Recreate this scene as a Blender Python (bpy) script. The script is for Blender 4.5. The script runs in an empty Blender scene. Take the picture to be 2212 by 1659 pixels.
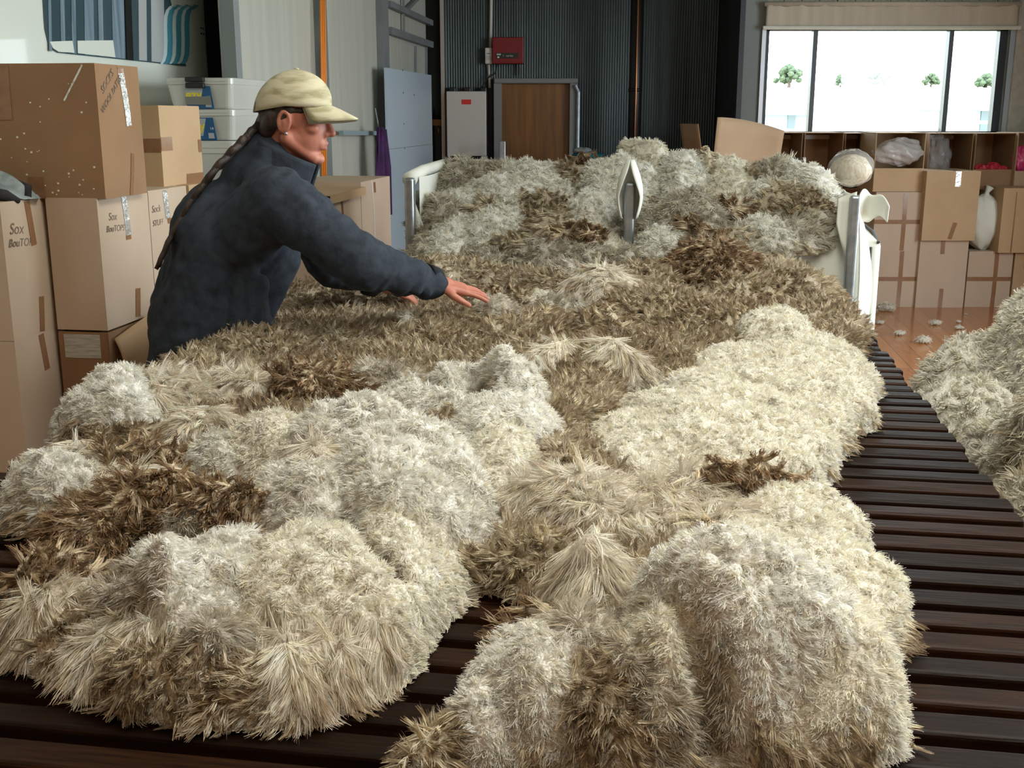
import bpy, bmesh, math, random
import numpy as np
from mathutils import Vector, Matrix
random.seed(7)
RNG = np.random.default_rng(11)
PI = math.pi
C = bpy.context.scene.collection
R = math.radians

# ---------------------------------------------------------------- camera model (used to survey real positions)
FOC, CAMH, PITCH = 2400.0, 1.57, R(13.6)
_c, _s = math.cos(PITCH), math.sin(PITCH)
def ray(x, y):
    a = (x-1106)/FOC; b = -(y-829.5)/FOC
    return (a, _c+b*_s, -_s+b*_c)
def onz(x, y, z):
    d = ray(x, y); t = (z-CAMH)/d[2]
    return Vector((d[0]*t, d[1]*t, z))
def onY(x, y, Y):
    d = ray(x, y); t = Y/d[1]
    return Vector((d[0]*t, Y, CAMH+d[2]*t))
def onplane(x, y, P, az):
    d = ray(x, y); n = (math.cos(R(az)), -math.sin(R(az)))
    t = (P[0]*n[0]+P[1]*n[1])/(d[0]*n[0]+d[1]*n[1])
    return Vector((d[0]*t, d[1]*t, CAMH+d[2]*t))
TAZ = 9.1
TN = Vector((math.cos(R(TAZ)), -math.sin(R(TAZ)), 0)); TT = Vector((math.sin(R(TAZ)), math.cos(R(TAZ)), 0))
def UV(u, v, z=0): return TN*u + TT*v + Vector((0, 0, z))
def toUV(p): return (p.dot(TN), p.dot(TT))
TZ = .85

# ---------------------------------------------------------------- materials
def newmat(name):
    m = bpy.data.materials.new(name); m.use_nodes = True
    nt = m.node_tree; nt.nodes.clear()
    out = nt.nodes.new('ShaderNodeOutputMaterial')
    return m, nt, out
def N(nt, t, **kw):
    n = nt.nodes.new(t)
    for k, v in kw.items(): setattr(n, k, v)
    return n
def ramp(nt, fac, stops):
    r = N(nt, 'ShaderNodeValToRGB'); e = r.color_ramp.elements
    while len(e) < len(stops): e.new(.5)
    for q, (p, c) in zip(e, stops): q.position = p; q.color = (*c, 1)
    nt.links.new(fac, r.inputs[0]); return r.outputs[0]
def mat(name, col, rough=.6, metal=0, col2=None, scale=8, stretch=(1, 1, 1), bump=0, detail=4, spec=.4, lo=.35, hi=.65, trans=0, alpha=1, coat=0):
    m, nt, out = newmat(name)
    b = N(nt, 'ShaderNodeBsdfPrincipled'); nt.links.new(b.outputs[0], out.inputs[0])
    b.inputs['Base Color'].default_value = (*col, 1); b.inputs['Roughness'].default_value = rough
    b.inputs['Metallic'].default_value = metal; b.inputs['Specular IOR Level'].default_value = spec
    b.inputs['Transmission Weight'].default_value = trans; b.inputs['Alpha'].default_value = alpha
    b.inputs['Coat Weight'].default_value = coat
    if col2 or bump:
        tc = N(nt, 'ShaderNodeTexCoord'); mp = N(nt, 'ShaderNodeMapping'); mp.inputs['Scale'].default_value = stretch
        nz = N(nt, 'ShaderNodeTexNoise'); nz.inputs['Scale'].default_value = scale; nz.inputs['Detail'].default_value = detail
        nt.links.new(tc.outputs['Object'], mp.inputs[0]); nt.links.new(mp.outputs[0], nz.inputs['Vector'])
        if col2: nt.links.new(ramp(nt, nz.outputs[0], [(lo, col), (hi, col2)]), b.inputs['Base Color'])
        if bump:
            bp = N(nt, 'ShaderNodeBump'); bp.inputs['Strength'].default_value = bump; bp.inputs['Distance'].default_value = .01
            nt.links.new(nz.outputs[0], bp.inputs['Height']); nt.links.new(bp.outputs[0], b.inputs['Normal'])
    return m
M = {}
M['card'] = mat('cardboard', (.43, .30, .185), .75, col2=(.48, .34, .215), scale=3, bump=.05)
M['card_in'] = mat('cardboard_inside', (.27, .155, .08), .8, col2=(.31, .185, .095), scale=4)
M['card_y'] = mat('cardboard_golden', (.47, .32, .175), .7, col2=(.52, .36, .21), scale=3, bump=.05)
M['card_pale'] = mat('cardboard_pale', (.50, .385, .28), .75, col2=(.55, .43, .32), scale=3)
M['tape'] = mat('brown_tape', (.25, .13, .065), .22, col2=(.29, .155, .08), scale=30)
M['cleartape'] = mat('shiny_tape', (.62, .6, .55), .12, col2=(.8, .8, .78), scale=50, metal=.5, bump=.5)
M['ink'] = mat('marker_ink', (.20, .15, .11), .8)
M['paper'] = mat('paper_label', (.55, .54, .47), .7, col2=(.35, .34, .3), scale=60, stretch=(.3, 1, 3))
M['slat'] = mat('stained_slat_timber', (.0105, .0040, .0016), .48, col2=(.027, .0100, .0034), scale=5, stretch=(2, 30, 30), bump=.15, spec=.12)
M['slat2'] = mat('dark_slat_timber', (.006, .0026, .0014), .48, col2=(.013, .0052, .0022), scale=5, stretch=(2, 30, 30), bump=.15, spec=.12)
M['frame_wood'] = mat('table_frame_timber', (.05, .022, .01), .6, col2=(.08, .035, .015), scale=6, stretch=(20, 1, 20))
M['canvas'] = mat('white_canvas', (.72, .74, .66), .85, col2=(.64, .66, .58), scale=4, bump=.3)
M['trim'] = mat('dark_piping', (.05, .05, .045), .6)
M['galv'] = mat('galvanised_steel', (.30, .33, .35), .38, .85, col2=(.42, .45, .47), scale=20)
M['steelgrey'] = mat('grey_painted_steel', (.16, .18, .18), .5, col2=(.2, .22, .22), scale=5)
M['white_p'] = mat('white_enamel', (.58, .565, .52), .3)
M['red'] = mat('red_enamel', (.17, .003, .007), .4)
M['redsticker'] = mat('red_sticker', (.65, .03, .03), .4)
M['black'] = mat('black_plastic', (.012, .012, .013), .35)
M['blackhose'] = mat('black_rubber', (.015, .015, .016), .5)
M['tub'] = mat('frosted_plastic', (.60, .61, .56), .22, col2=(.54, .55, .50), scale=2, coat=.4)
M['blue'] = mat('blue_print', (.015, .09, .22), .35)
M['yellow'] = mat('yellow_print', (.75, .62, .04), .4)
M['white_t'] = mat('white_print', (.75, .75, .72), .4)
M['greyprint'] = mat('grey_print', (.40, .42, .42), .4)
M['caravan'] = mat('caravan_shell', (.66, .70, .62), .3, coat=.3)
M['teal'] = mat('teal_stripe', (.07, .28, .36), .35)
M['lightstripe'] = mat('pale_stripe', (.55, .68, .70), .35)
M['glassdark'] = mat('tinted_pane', (.05, .085, .10), .04, spec=.8)
M['reflectblue'] = mat('blue_grey_reflection', (.10, .16, .20), .7, col2=(.20, .27, .31), scale=14, stretch=(4, 4, .1))
M['orange_cord'] = mat('orange_cord', (.85, .26, .03), .5)
M['jacketpurple'] = mat('purple_cloth', (.035, .012, .05), .85, col2=(.07, .02, .10), scale=14)
M['greycloth'] = mat('grey_cloth', (.16, .19, .19), .85, col2=(.34, .39, .38), scale=16, bump=.6)
M['blackcloth'] = mat('black_cloth', (.012, .012, .014), .9, col2=(.03, .03, .03), scale=16)
M['panelblue'] = mat('pale_blue_sheet', (.42, .52, .60), .35, col2=(.46, .56, .63), scale=1.2)
M['woodbox'] = mat('orange_wood', (.30, .12, .03), .5, col2=(.42, .18, .05), scale=8)
M['pipe'] = mat('flue_pipe', (.016, .013, .012), .4, metal=.4)
M['copper'] = mat('copper_pipe', (.55, .24, .10), .3, .9)
M['blind'] = mat('roller_blind_fabric', (.50, .45, .35), .8, col2=(.56, .50, .40), scale=5, stretch=(3, 1, .3))
M['alu'] = mat('window_frame_dark', (.025, .028, .035), .35)
M['alu2'] = mat('window_frame_silver', (.45, .47, .48), .3, .8)
M['greywall'] = mat('grey_green_paint', (.20, .225, .22), .7, col2=(.23, .26, .25), scale=1)
M['concrete'] = mat('concrete', (.42, .42, .38), .9, col2=(.50, .49, .44), scale=18, bump=.3)
M['leaf'] = mat('hazy_leaves', (.05, .075, .045), .9, col2=(.09, .12, .07), scale=3)
M['bark'] = mat('bark', (.12, .09, .07), .9)
M['grass'] = mat('dry_paddock', (.42, .42, .28), .95, col2=(.48, .46, .32), scale=.2)
M['shedwhite'] = mat('outside_cladding', (.42, .50, .55), .6)
M['shedblue'] = mat('outside_roof', (.22, .35, .45), .5)
M['pink'] = mat('pink_packet', (.55, .05, .16), .25)
M['redpack'] = mat('red_packet', (.45, .03, .05), .2)
M['teal_b'] = mat('teal_plastic', (.01, .12, .14), .4)
M['skin'] = None

def glassmat():
    m, nt, out = newmat('window_glass')
    tr = N(nt, 'ShaderNodeBsdfTransparent'); tr.inputs[0].default_value = (.93, .96, .95, 1)
    gl = N(nt, 'ShaderNodeBsdfGlossy'); gl.inputs['Roughness'].default_value = .02
    mx = N(nt, 'ShaderNodeMixShader'); mx.inputs[0].default_value = .05
    nt.links.new(tr.outputs[0], mx.inputs[1]); nt.links.new(gl.outputs[0], mx.inputs[2]); nt.links.new(mx.outputs[0], out.inputs[0])
    return m
M['glass'] = glassmat()
def plasticmat(name, col, fac=.45, gl=.25):
    m, nt, out = newmat(name)
    tr = N(nt, 'ShaderNodeBsdfTransparent'); tr.inputs[0].default_value = (.97, .97, .97, 1)
    b = N(nt, 'ShaderNodeBsdfPrincipled'); b.inputs['Base Color'].default_value = (*col, 1); b.inputs['Roughness'].default_value = gl
    b.inputs['Specular IOR Level'].default_value = 1.0
    tc = N(nt, 'ShaderNodeTexCoord'); nz = N(nt, 'ShaderNodeTexNoise'); nz.inputs['Scale'].default_value = 14; nz.inputs['Detail'].default_value = 5
    nt.links.new(tc.outputs['Object'], nz.inputs['Vector'])
    bp = N(nt, 'ShaderNodeBump'); bp.inputs['Strength'].default_value = .9; bp.inputs['Distance'].default_value = .03
    nt.links.new(nz.outputs[0], bp.inputs['Height']); nt.links.new(bp.outputs[0], b.inputs['Normal'])
    mx = N(nt, 'ShaderNodeMixShader'); mx.inputs[0].default_value = fac
    nt.links.new(tr.outputs[0], mx.inputs[1]); nt.links.new(b.outputs[0], mx.inputs[2]); nt.links.new(mx.outputs[0], out.inputs[0])
    return m
M['plastic'] = plasticmat('clear_plastic_film', (.82, .80, .77), .45, .12)
M['plastic3'] = plasticmat('bag_film', (.8, .78, .74), .22, .1)
M['plastic2'] = plasticmat('thin_clear_film', (.5, .5, .5), .3, .08)

def corrmat(name, c0, c1, rough, metal):
    return mat(name, c0, rough, metal, col2=c1, scale=2, stretch=(6, 6, .3), spec=.6)
M['corr'] = corrmat('dark_mini_corrugated', (.050, .060, .058), (.072, .084, .080), .28, .92)
M['clad'] = corrmat('cream_steel_cladding', (.44, .45, .38), (.50, .51, .44), .42, 0)

def floormat():
    m, nt, out = newmat('polished_timber_floor')
    b = N(nt, 'ShaderNodeBsdfPrincipled'); nt.links.new(b.outputs[0], out.inputs[0])
    b.inputs['Roughness'].default_value = .22; b.inputs['Coat Weight'].default_value = .3
    tc = N(nt, 'ShaderNodeTexCoord'); mp = N(nt, 'ShaderNodeMapping'); mp.inputs['Rotation'].default_value = (0, 0, R(90+8))
    br = N(nt, 'ShaderNodeTexBrick'); br.inputs['Scale'].default_value = 1.0
    br.inputs['Brick Width'].default_value = 2.4; br.inputs['Row Height'].default_value = .13; br.inputs['Mortar Size'].default_value = .0025
    br.inputs['Color1'].default_value = (.42, .145, .04, 1); br.inputs['Color2'].default_value = (.52, .20, .06, 1); br.inputs['Mortar'].default_value = (.10, .035, .012, 1)
    nt.links.new(tc.outputs['Object'], mp.inputs[0]); nt.links.new(mp.outputs[0], br.inputs[0])
    nz = N(nt, 'ShaderNodeTexNoise'); nz.inputs['Scale'].default_value = 6
    m2 = N(nt, 'ShaderNodeMapping'); m2.inputs['Scale'].default_value = (8, .6, 1)
    nt.links.new(tc.outputs['Object'], m2.inputs[0]); nt.links.new(m2.outputs[0], nz.inputs['Vector'])
    mx = N(nt, 'ShaderNodeMix', data_type='RGBA', blend_type='MULTIPLY'); mx.inputs[0].default_value = .5
    nt.links.new(br.outputs[0], mx.inputs[6]); nt.links.new(ramp(nt, nz.outputs[0], [(.3, (.7, .65, .6)), (.7, (1, 1, 1))]), mx.inputs[7])
    nt.links.new(mx.outputs[2], b.inputs['Base Color'])
    return m
M['floor'] = floormat()
def woodmat(name, a, b_, sx=18):
    m, nt, out = newmat(name)
    b = N(nt, 'ShaderNodeBsdfPrincipled'); nt.links.new(b.outputs[0], out.inputs[0]); b.inputs['Roughness'].default_value = .45
    tc = N(nt, 'ShaderNodeTexCoord'); mp = N(nt, 'ShaderNodeMapping'); mp.inputs['Scale'].default_value = (sx, sx, 1.2)
    nz = N(nt, 'ShaderNodeTexNoise'); nz.inputs['Scale'].default_value = 1.5; nz.inputs['Detail'].default_value = 6
    nt.links.new(tc.outputs['Object'], mp.inputs[0]); nt.links.new(mp.outputs[0], nz.inputs['Vector'])
    nt.links.new(ramp(nt, nz.outputs[0], [(.3, a), (.7, b_)]), b.inputs['Base Color'])
    return m
M['doorwood'] = woodmat('timber_door', (.12, .045, .006), (.23, .095, .014))

def woolmat():
    m, nt, out = newmat('wool_fibre')
    at = N(nt, 'ShaderNodeAttribute', attribute_name='Col')
    d = N(nt, 'ShaderNodeBsdfDiffuse'); t = N(nt, 'ShaderNodeBsdfTranslucent')
    nt.links.new(at.outputs['Color'], d.inputs[0]); nt.links.new(at.outputs['Color'], t.inputs[0])
    mx = N(nt, 'ShaderNodeMixShader'); mx.inputs[0].default_value = .3
    nt.links.new(d.outputs[0], mx.inputs[1]); nt.links.new(t.outputs[0], mx.inputs[2]); nt.links.new(mx.outputs[0], out.inputs[0])
    return m
M['wool'] = woolmat()
def woolbase():
    m, nt, out = newmat('matted_wool')
    at = N(nt, 'ShaderNodeAttribute', attribute_name='Col'); d = N(nt, 'ShaderNodeBsdfDiffuse')
    tc = N(nt, 'ShaderNodeTexCoord'); nz = N(nt, 'ShaderNodeTexNoise'); nz.inputs['Scale'].default_value = 260; nz.inputs['Detail'].default_value = 3
    nt.links.new(tc.outputs['Object'], nz.inputs['Vector'])
    mx = N(nt, 'ShaderNodeMix', data_type='RGBA', blend_type='MULTIPLY'); mx.inputs[0].default_value = 1
    nt.links.new(at.outputs['Color'], mx.inputs[6]); nt.links.new(ramp(nt, nz.outputs[0], [(.35, (.62, .6, .56)), (.65, (1, 1, 1))]), mx.inputs[7])
    nt.links.new(mx.outputs[2], d.inputs[0])
    bp = N(nt, 'ShaderNodeBump'); bp.inputs['Strength'].default_value = 1; bp.inputs['Distance'].default_value = .004
    nt.links.new(nz.outputs[0], bp.inputs['Height']); nt.links.new(bp.outputs[0], d.inputs['Normal']); nt.links.new(d.outputs[0], out.inputs[0])
    return m
M['woolbase'] = woolbase()

# ---------------------------------------------------------------- object helpers
def tag(o, label=None, cat=None, group=None, kind=None):
    if label: o['label'] = label
    if cat: o['category'] = cat
    if group: o['group'] = group
    if kind: o['kind'] = kind
    return o
def empty(name, loc, rz=0, **kw):
    o = bpy.data.objects.new(name, None); C.objects.link(o); o.location = loc; o.rotation_euler = (0, 0, rz)
    o.empty_display_size = .1
    return tag(o, **kw)
def link(name, me, m, parent=None, smooth=False, **kw):
    o = bpy.data.objects.new(name, me); C.objects.link(o)
    if m is not None: me.materials.append(m)
    if parent is not None: o.parent = parent
    if smooth:
        me.polygons.foreach_set('use_smooth', [True]*len(me.polygons))
    return tag(o, **kw)
class MB:
    def __init__(s): s.b = bmesh.new()
    def box(s, x0, y0, z0, x1, y1, z1, bev=0, M4=None, seg=2):
        vs = [s.b.verts.new((x, y, z)) for x in (x0, x1) for y in (y0, y1) for z in (z0, z1)]
        q = [(0, 1, 3, 2), (4, 6, 7, 5), (0, 4, 5, 1), (2, 3, 7, 6), (0, 2, 6, 4), (1, 5, 7, 3)]
        fs = [s.b.faces.new([vs[i] for i in f]) for f in q]
        if bev:
            es = list({e for f in fs for e in f.edges})
            r = bmesh.ops.bevel(s.b, geom=es, offset=bev, segments=seg, affect='EDGES', profile=.5)
            vs = list({v for f in r['faces'] for v in f.verts} | {v for v in vs if v.is_valid})
        if M4 is not None:
            for v in vs: v.co = M4 @ v.co
        return s
    def tube(s, pts, r, n=10, cap=True):
        pts = [Vector(p) for p in pts]; rr = r if isinstance(r, (list, tuple)) else [r]*len(pts)
        rings = []; ref = None
        for i, p in enumerate(pts):
            d = (pts[min(i+1, len(pts)-1)]-pts[max(i-1, 0)]).normalized()
            if ref is None: ref = d.orthogonal().normalized()
            a = (ref-d*ref.dot(d)).normalized(); ref = a; c = d.cross(a)
            rings.append([s.b.verts.new(p+(a*math.cos(2*PI*k/n)+c*math.sin(2*PI*k/n))*rr[i]) for k in range(n)])
        for A, B in zip(rings, rings[1:]):
            for k in range(n): s.b.faces.new((A[k], A[(k+1) % n], B[(k+1) % n], B[k]))
        if cap: s.b.faces.new(rings[0][::-1]); s.b.faces.new(rings[-1])
        return s
    def prism(s, poly, z0, z1, M4=None):
        a = [s.b.verts.new((x, y, z0)) for x, y in poly]; b = [s.b.verts.new((x, y, z1)) for x, y in poly]
        n = len(poly); s.b.faces.new(a[::-1]); s.b.faces.new(b)
        for i in range(n): s.b.faces.new((a[i], a[(i+1) % n], b[(i+1) % n], b[i]))
        if M4 is not None:
            for v in a+b: v.co = M4 @ v.co
        return s
    def sheet(s, P, nu, nv, closed=False):
        g = [[s.b.verts.new(P(i/(nu-1 if not closed else nu), j/(nv-1))) for i in range(nu)] for j in range(nv)]
        for j in range(nv-1):
            for i in range(nu if closed else nu-1):
                s.b.faces.new((g[j][i], g[j][(i+1) % nu], g[j+1][(i+1) % nu], g[j+1][i]))
        return s
    def ell(s, c, r, n=16, m=10, noise=0, seed=0):
        rnd = random.Random(seed); ph = [(rnd.uniform(0, 6), rnd.uniform(1, 4)) for _ in range(6)]
        def f(a, b):
            th = a*2*PI; fi = b*PI
            k = 1+noise*sum(math.sin(q[0]+q[1]*2*(th if i % 2 else fi*2)+i) for i, q in enumerate(ph))/3
            if noise: k = 1+noise*(math.sin(3*th+ph[0][0])*math.sin(2*fi+ph[1][0])+math.sin(7*th+ph[2][0]+3*fi)*.5*math.sin(fi)+.4*math.sin(11*fi+5*th))
            return Vector((c[0]+r[0]*k*math.sin(fi)*math.cos(th), c[1]+r[1]*k*math.sin(fi)*math.sin(th), c[2]-r[2]*k*math.cos(fi)))
        return s.sheet(f, n, m, closed=True)
    def build(s, name, m, parent=None, smooth=False, **kw):
        bmesh.ops.recalc_face_normals(s.b, faces=s.b.faces)
        me = bpy.data.meshes.new(name); s.b.to_mesh(me); s.b.free()
        return link(name, me, m, parent, smooth, **kw)
def frameM(o, x, y, z):   # matrix from origin + axes
    m = Matrix.Identity(4)
    for i, a in enumerate((x, y, z)): m.col[i][:3] = a
    m.col[3][:3] = o
    return m
def text(name, s, size, m, parent, M4, ext=.0008, bold=0, shear=0, **kw):
    cu = bpy.data.curves.new(name, 'FONT'); cu.body = s; cu.size = size; cu.extrude = ext; cu.offset = bold; cu.shear = shear
    cu.align_x = 'CENTER'; cu.align_y = 'CENTER'
    ob = bpy.data.objects.new('tmp', cu); C.objects.link(ob)
    bpy.context.view_layer.update()
    me = bpy.data.meshes.new_from_object(ob.evaluated_get(bpy.context.evaluated_depsgraph_get()))
    bpy.data.objects.remove(ob); bpy.data.curves.remove(cu)
    me.transform(M4); me.materials.clear()
    return link(name, me, m, parent, **kw)
SKY, FILL, EXPO = 10.5, 28, 0.12; SKT = .95
# ================================================================ SETTING
def corr_wall(name, P0, P1, z0, z1, pitch, depth, m, nper=6, kind='sin', **kw):
    P0 = Vector(P0); P1 = Vector(P1); L = (P1-P0).length; ax = (P1-P0).normalized(); nn = Vector((ax.y, -ax.x, 0))
    prof = []
    k = int(L/pitch)
    for i in range(k+1):
        if kind == 'sin':
            for j in range(nper): prof.append((i*pitch+j*pitch/nper, depth*.5*(1+math.cos(2*PI*j/nper))))
        else:
            for f, h in ((0, 0), (.30, 0), (.33, .3), (.38, .3), (.41, 0), (.62, 0), (.65, .3), (.70, .3), (.74, 0), (.86, 0), (.90, 1), (.96, 1), (.999, 0)):
                prof.append(((i+f)*pitch, depth*h))
    prof = [(s, d) for s, d in prof if s <= L]
    b = MB(); rows = []
    for s, d in prof:
        p = P0+ax*s+nn*d
        rows.append((b.b.verts.new((p.x, p.y, z0)), b.b.verts.new((p.x, p.y, z1))))
    for A, B in zip(rows, rows[1:]): b.b.faces.new((A[0], B[0], B[1], A[1]))
    # back skin gives the wall its thickness
    q = [P0-nn*.05, P1-nn*.05]
    c = [b.b.verts.new((*p.xy, z)) for p in q for z in (z0, z1)]
    b.b.faces.new((c[0], c[1], c[3], c[2]))
    b.b.faces.new((rows[0][0], rows[0][1], c[1], c[0])); b.b.faces.new((rows[-1][1], rows[-1][0], c[2], c[3]))
    return b.build(name, m, smooth=(kind == 'sin'), kind='structure', **kw)
CEIL = 3.7
MB().box(-6, -3, -.1, 5.1, 11.6, 0).build('floor', M['floor'], kind='structure')
SK_ = (.5, 2.5, -.1, 3.2)      # translucent roof sheet over the near end of the table
b = MB(); b.box(-6, -3, CEIL, SK_[0], 11.6, CEIL+.1); b.box(SK_[1], -3, CEIL, 5.1, 11.6, CEIL+.1); b.box(SK_[0], -3, CEIL, SK_[1], SK_[2], CEIL+.1); b.box(SK_[0], SK_[3], CEIL, SK_[1], 11.6, CEIL+.1)
b.build('ceiling', mat('ceiling_lining', (.35, .36, .33), .8), kind='structure')
m_, nt_, out_ = newmat('fibreglass_roof_sheet'); t_ = N(nt_, 'ShaderNodeBsdfTransparent'); t_.inputs[0].default_value = (SKT, SKT*.95, SKT*.875, 1); nt_.links.new(t_.outputs[0], out_.inputs[0])
w = empty('window_3', (SK_[0], SK_[2], CEIL), kind='structure'); b = MB(); b.box(-.05, -.05, .1, SK_[1]-SK_[0]+.05, SK_[3]-SK_[2]+.05, .104); b.build('window_glass', m_, w)
DW = 11.2
corr_wall('wall_back', (-.665, DW, 0), (2.02, DW, 0), 0, CEIL, .0245, .010, M['corr'])
b = MB(); b.box(1.99, 10.28, 0, 2.07, DW+.05, CEIL); b.build('wall_return', mat('dark_return', (.03, .035, .035), .5), kind='structure')
# left cladding wall
W0 = Vector((-.81, 11.0, 0)); A8 = Vector((math.sin(R(8)), math.cos(R(8)), 0)); N8 = Vector((math.cos(R(8)), -math.sin(R(8)), 0))
def LW(s, off=0, z=0): return W0-A8*s+N8*off+Vector((0, 0, z))    # s metres from the far corner back towards the camera
S_END = (11.0-6.17)/math.cos(R(8))
corr_wall('wall_left', LW(-.02, -.06), LW(S_END, -.06), 0, CEIL, .19, .042, M['clad'], kind='rib')
def wallM(s, off, z): return frameM(LW(s, off, z), -A8, N8, Vector((0, 0, 1)))
def s_of(px): 
    p = onplane(px, 200, W0, 8); return (W0-p).dot(A8)
b = MB(); b.box(-.55, 11.45, 0, -1.35, 11.5, CEIL); b.build('wall_recess', mat('recess_grey', (.10, .12, .115), .7), kind='structure')
b = MB(); b.box(-.69, DW-.03, 0, -.655, DW+.3, CEIL); b.build('trim_1', M['alu2'], kind='structure')
# posts and girts of the left wall
for i, (pa, pb, m_) in enumerate(((687, 700, 'steelgrey'), (819, 833, 'steelgrey'), (499, 511, 'greywall'))):
    b = MB(); b.box(s_of(pb), 0, 0, s_of(pa), .07, CEIL); o = b.build('trim_%d' % (i+2), M[m_], kind='structure'); o.matrix_world = wallM(0, -.03, 0)
b = MB()
def beam(b, pa, ya, pb, yb, th=.05, off=.02):
    A = onplane(pa, ya, W0, 8); B = onplane(pb, yb, W0, 8)
    b.tube([A+N8*off, B+N8*off], th, 4)
beam(b, 833, 8, 926, 50, .035); beam(b, 834, 66, 926, 97, .04); beam(b, 872, 22, 905, -12, .022); beam(b, 866, -30, 868, 78, .014)
b.build('trim_5', M['steelgrey'], kind='structure')
b = MB(); beam(b, 722, 287, 833, 288, .022, .05); b.build('trim_6', mat('rail_blue_grey', (.25, .33, .36), .4), kind='structure')
b = MB()
for px in (838, 897, 921): beam(b, px, 100, px, 165, .016, .0)
b.build('trim_7', M['steelgrey'], kind='structure')
# window wall
WY = 10.2
wx0, wx1 = 2.235, 4.36; wz0, wz1 = 1.40, 2.32
b = MB()
b.box(2.02, WY, 0, wx0, WY+.12, CEIL); b.box(wx1, WY, 0, 5.0, WY+.12, CEIL); b.box(wx0, WY, 0, wx1, WY+.12, wz0)
b.build('wall_window', M['greywall'], kind='structure')
corr_wall('wall_upper', (wx0, WY, 0), (wx1, WY, 0), wz1, CEIL, .155, .02, mat('cream_lining', (.36, .37, .30), .6), kind='rib')
b = MB(); b.box(1.985, WY-.06, 0, 2.03, WY+.1, CEIL); b.build('trim_8', M['alu'], kind='structure')
b = MB(); b.box(4.41, WY-.05, 0, 4.9, WY+.0, CEIL); b.build('trim_9', M['concrete'], kind='structure')
w = empty('window_1', (wx0, WY, wz0), kind='structure')
W_, H_ = wx1-wx0, wz1-wz0
b = MB(); t = .03
b.box(0, .02, -.0, t, .10, H_); b.box(W_-t*2.2, .02, 0, W_, .10, H_); b.box(0, .02, 0, W_, .10, t); b.box(0, .02, H_-t, W_, .10, H_)
for px in (1758, 2050):
    x = onY(px, 170, WY).x-wx0; b.box(x-.02, .02, t, x+.02, .10, H_-t)
b.build('window_frame', M['alu'], w)
b = MB(); b.box(-.045, -.03, -.03, -.01, .02, H_); b.box(W_+.005, -.03, -.03, W_+.05, .02, H_); b.build('window_trim', M['alu2'], w)
b = MB(); b.box(-.03, -.16, -.035, W_+.03, .12, 0); b.build('window_sill', M['white_p'], w)
b = MB(); b.box(t, .055, t, W_-t, .06, H_-t); b.build('window_glass', M['glass'], w)
# roller blind over the window head
o = empty('roller_blind', ((wx0+wx1)/2, WY-.08, 2.315)); tag(o, 'cream fabric roller blind drawn up across the top of the wide window', 'blind')
b = MB()
def bl(a, c):
    x = -1.095+2.19*a; return Vector((x, -.01-.008*math.sin(a*60)*(.3+.7*c)-.004*math.sin(a*143), c*.195))
b.sheet(bl, 120, 6); b.tube([(-1.11, 0, .19), (1.11, 0, .19)], .022, 10); fb = b.build('blind_fabric', M['blind'], o, smooth=True)
md = fb.modifiers.new('th', 'SOLIDIFY'); md.thickness = .003
b = MB(); b.box(-1.12, -.03, -.022, 1.12, .0, .008, bev=.006); b.build('bottom_rail', M['canvas'], o)
# right wall with its long side opening (outside the frame), wall behind the camera, caravan bay
SO = (1.6, 6.6, 0.75, 2.95)
b = MB(); X0 = 4.95
b.box(X0, -3, 0, X0+.12, SO[0], CEIL); b.box(X0, SO[1], 0, X0+.12, WY, CEIL); b.box(X0, SO[0], 0, X0+.12, SO[1], SO[2]); b.box(X0, SO[0], SO[3], X0+.12, SO[1], CEIL)
b.build('wall_right', M['greywall'], kind='structure')
w = empty('window_2', (X0, SO[0], SO[2]), kind='structure'); b = MB()
for k in range(5): y = (SO[1]-SO[0])*k/4; b.box(.03, y-.03, 0, .09, y+.03, SO[3]-SO[2])
b.build('window_frame', M['alu'], w)
b = MB(); b.box(-6, -3.1, 0, 5.1, -3, CEIL)
b.build('wall_front', mat('timber_lining', (.42, .24, .12), .6), kind='structure')
b = MB(); b.box(-6.1, -3, 0, -6, 11.6, CEIL); b.box(-6, 11.5, 0, 2.05, 11.6, CEIL); b.build('wall_outer', M['greywall'], kind='structure')
# timber door in its grey steel frame
dx0, dx1 = onY(1074, 250, DW).x, onY(1236, 250, DW).x; dz = onY(1150, 181, DW).z
d = empty('door_1', ((dx0+dx1)/2, DW-.02, 0), kind='structure'); hw = (dx1-dx0)/2
MB().box(-hw+.03, -.02, 0, hw-.03, .0, dz, bev=.003).build('door_leaf', M['doorwood'], d)
b = MB(); b.box(-hw-.03, -.10, 0, -hw+.045, .0, dz); b.box(hw-.03, -.10, 0, hw+.045, .0, dz)
b.box(-hw-.03, -.10, dz, hw+.045, .0, dz+.05, bev=.012); b.build('door_frame', mat('door_frame_grey', (.20, .21, .205), .5), d)
MB().tube([(hw+.02, -.13, dz-.02), (hw+.05, -.13, dz-.08), (hw+.05, -.13, .9)], .018, 8).build('door_track', M['galv'], d)

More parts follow.
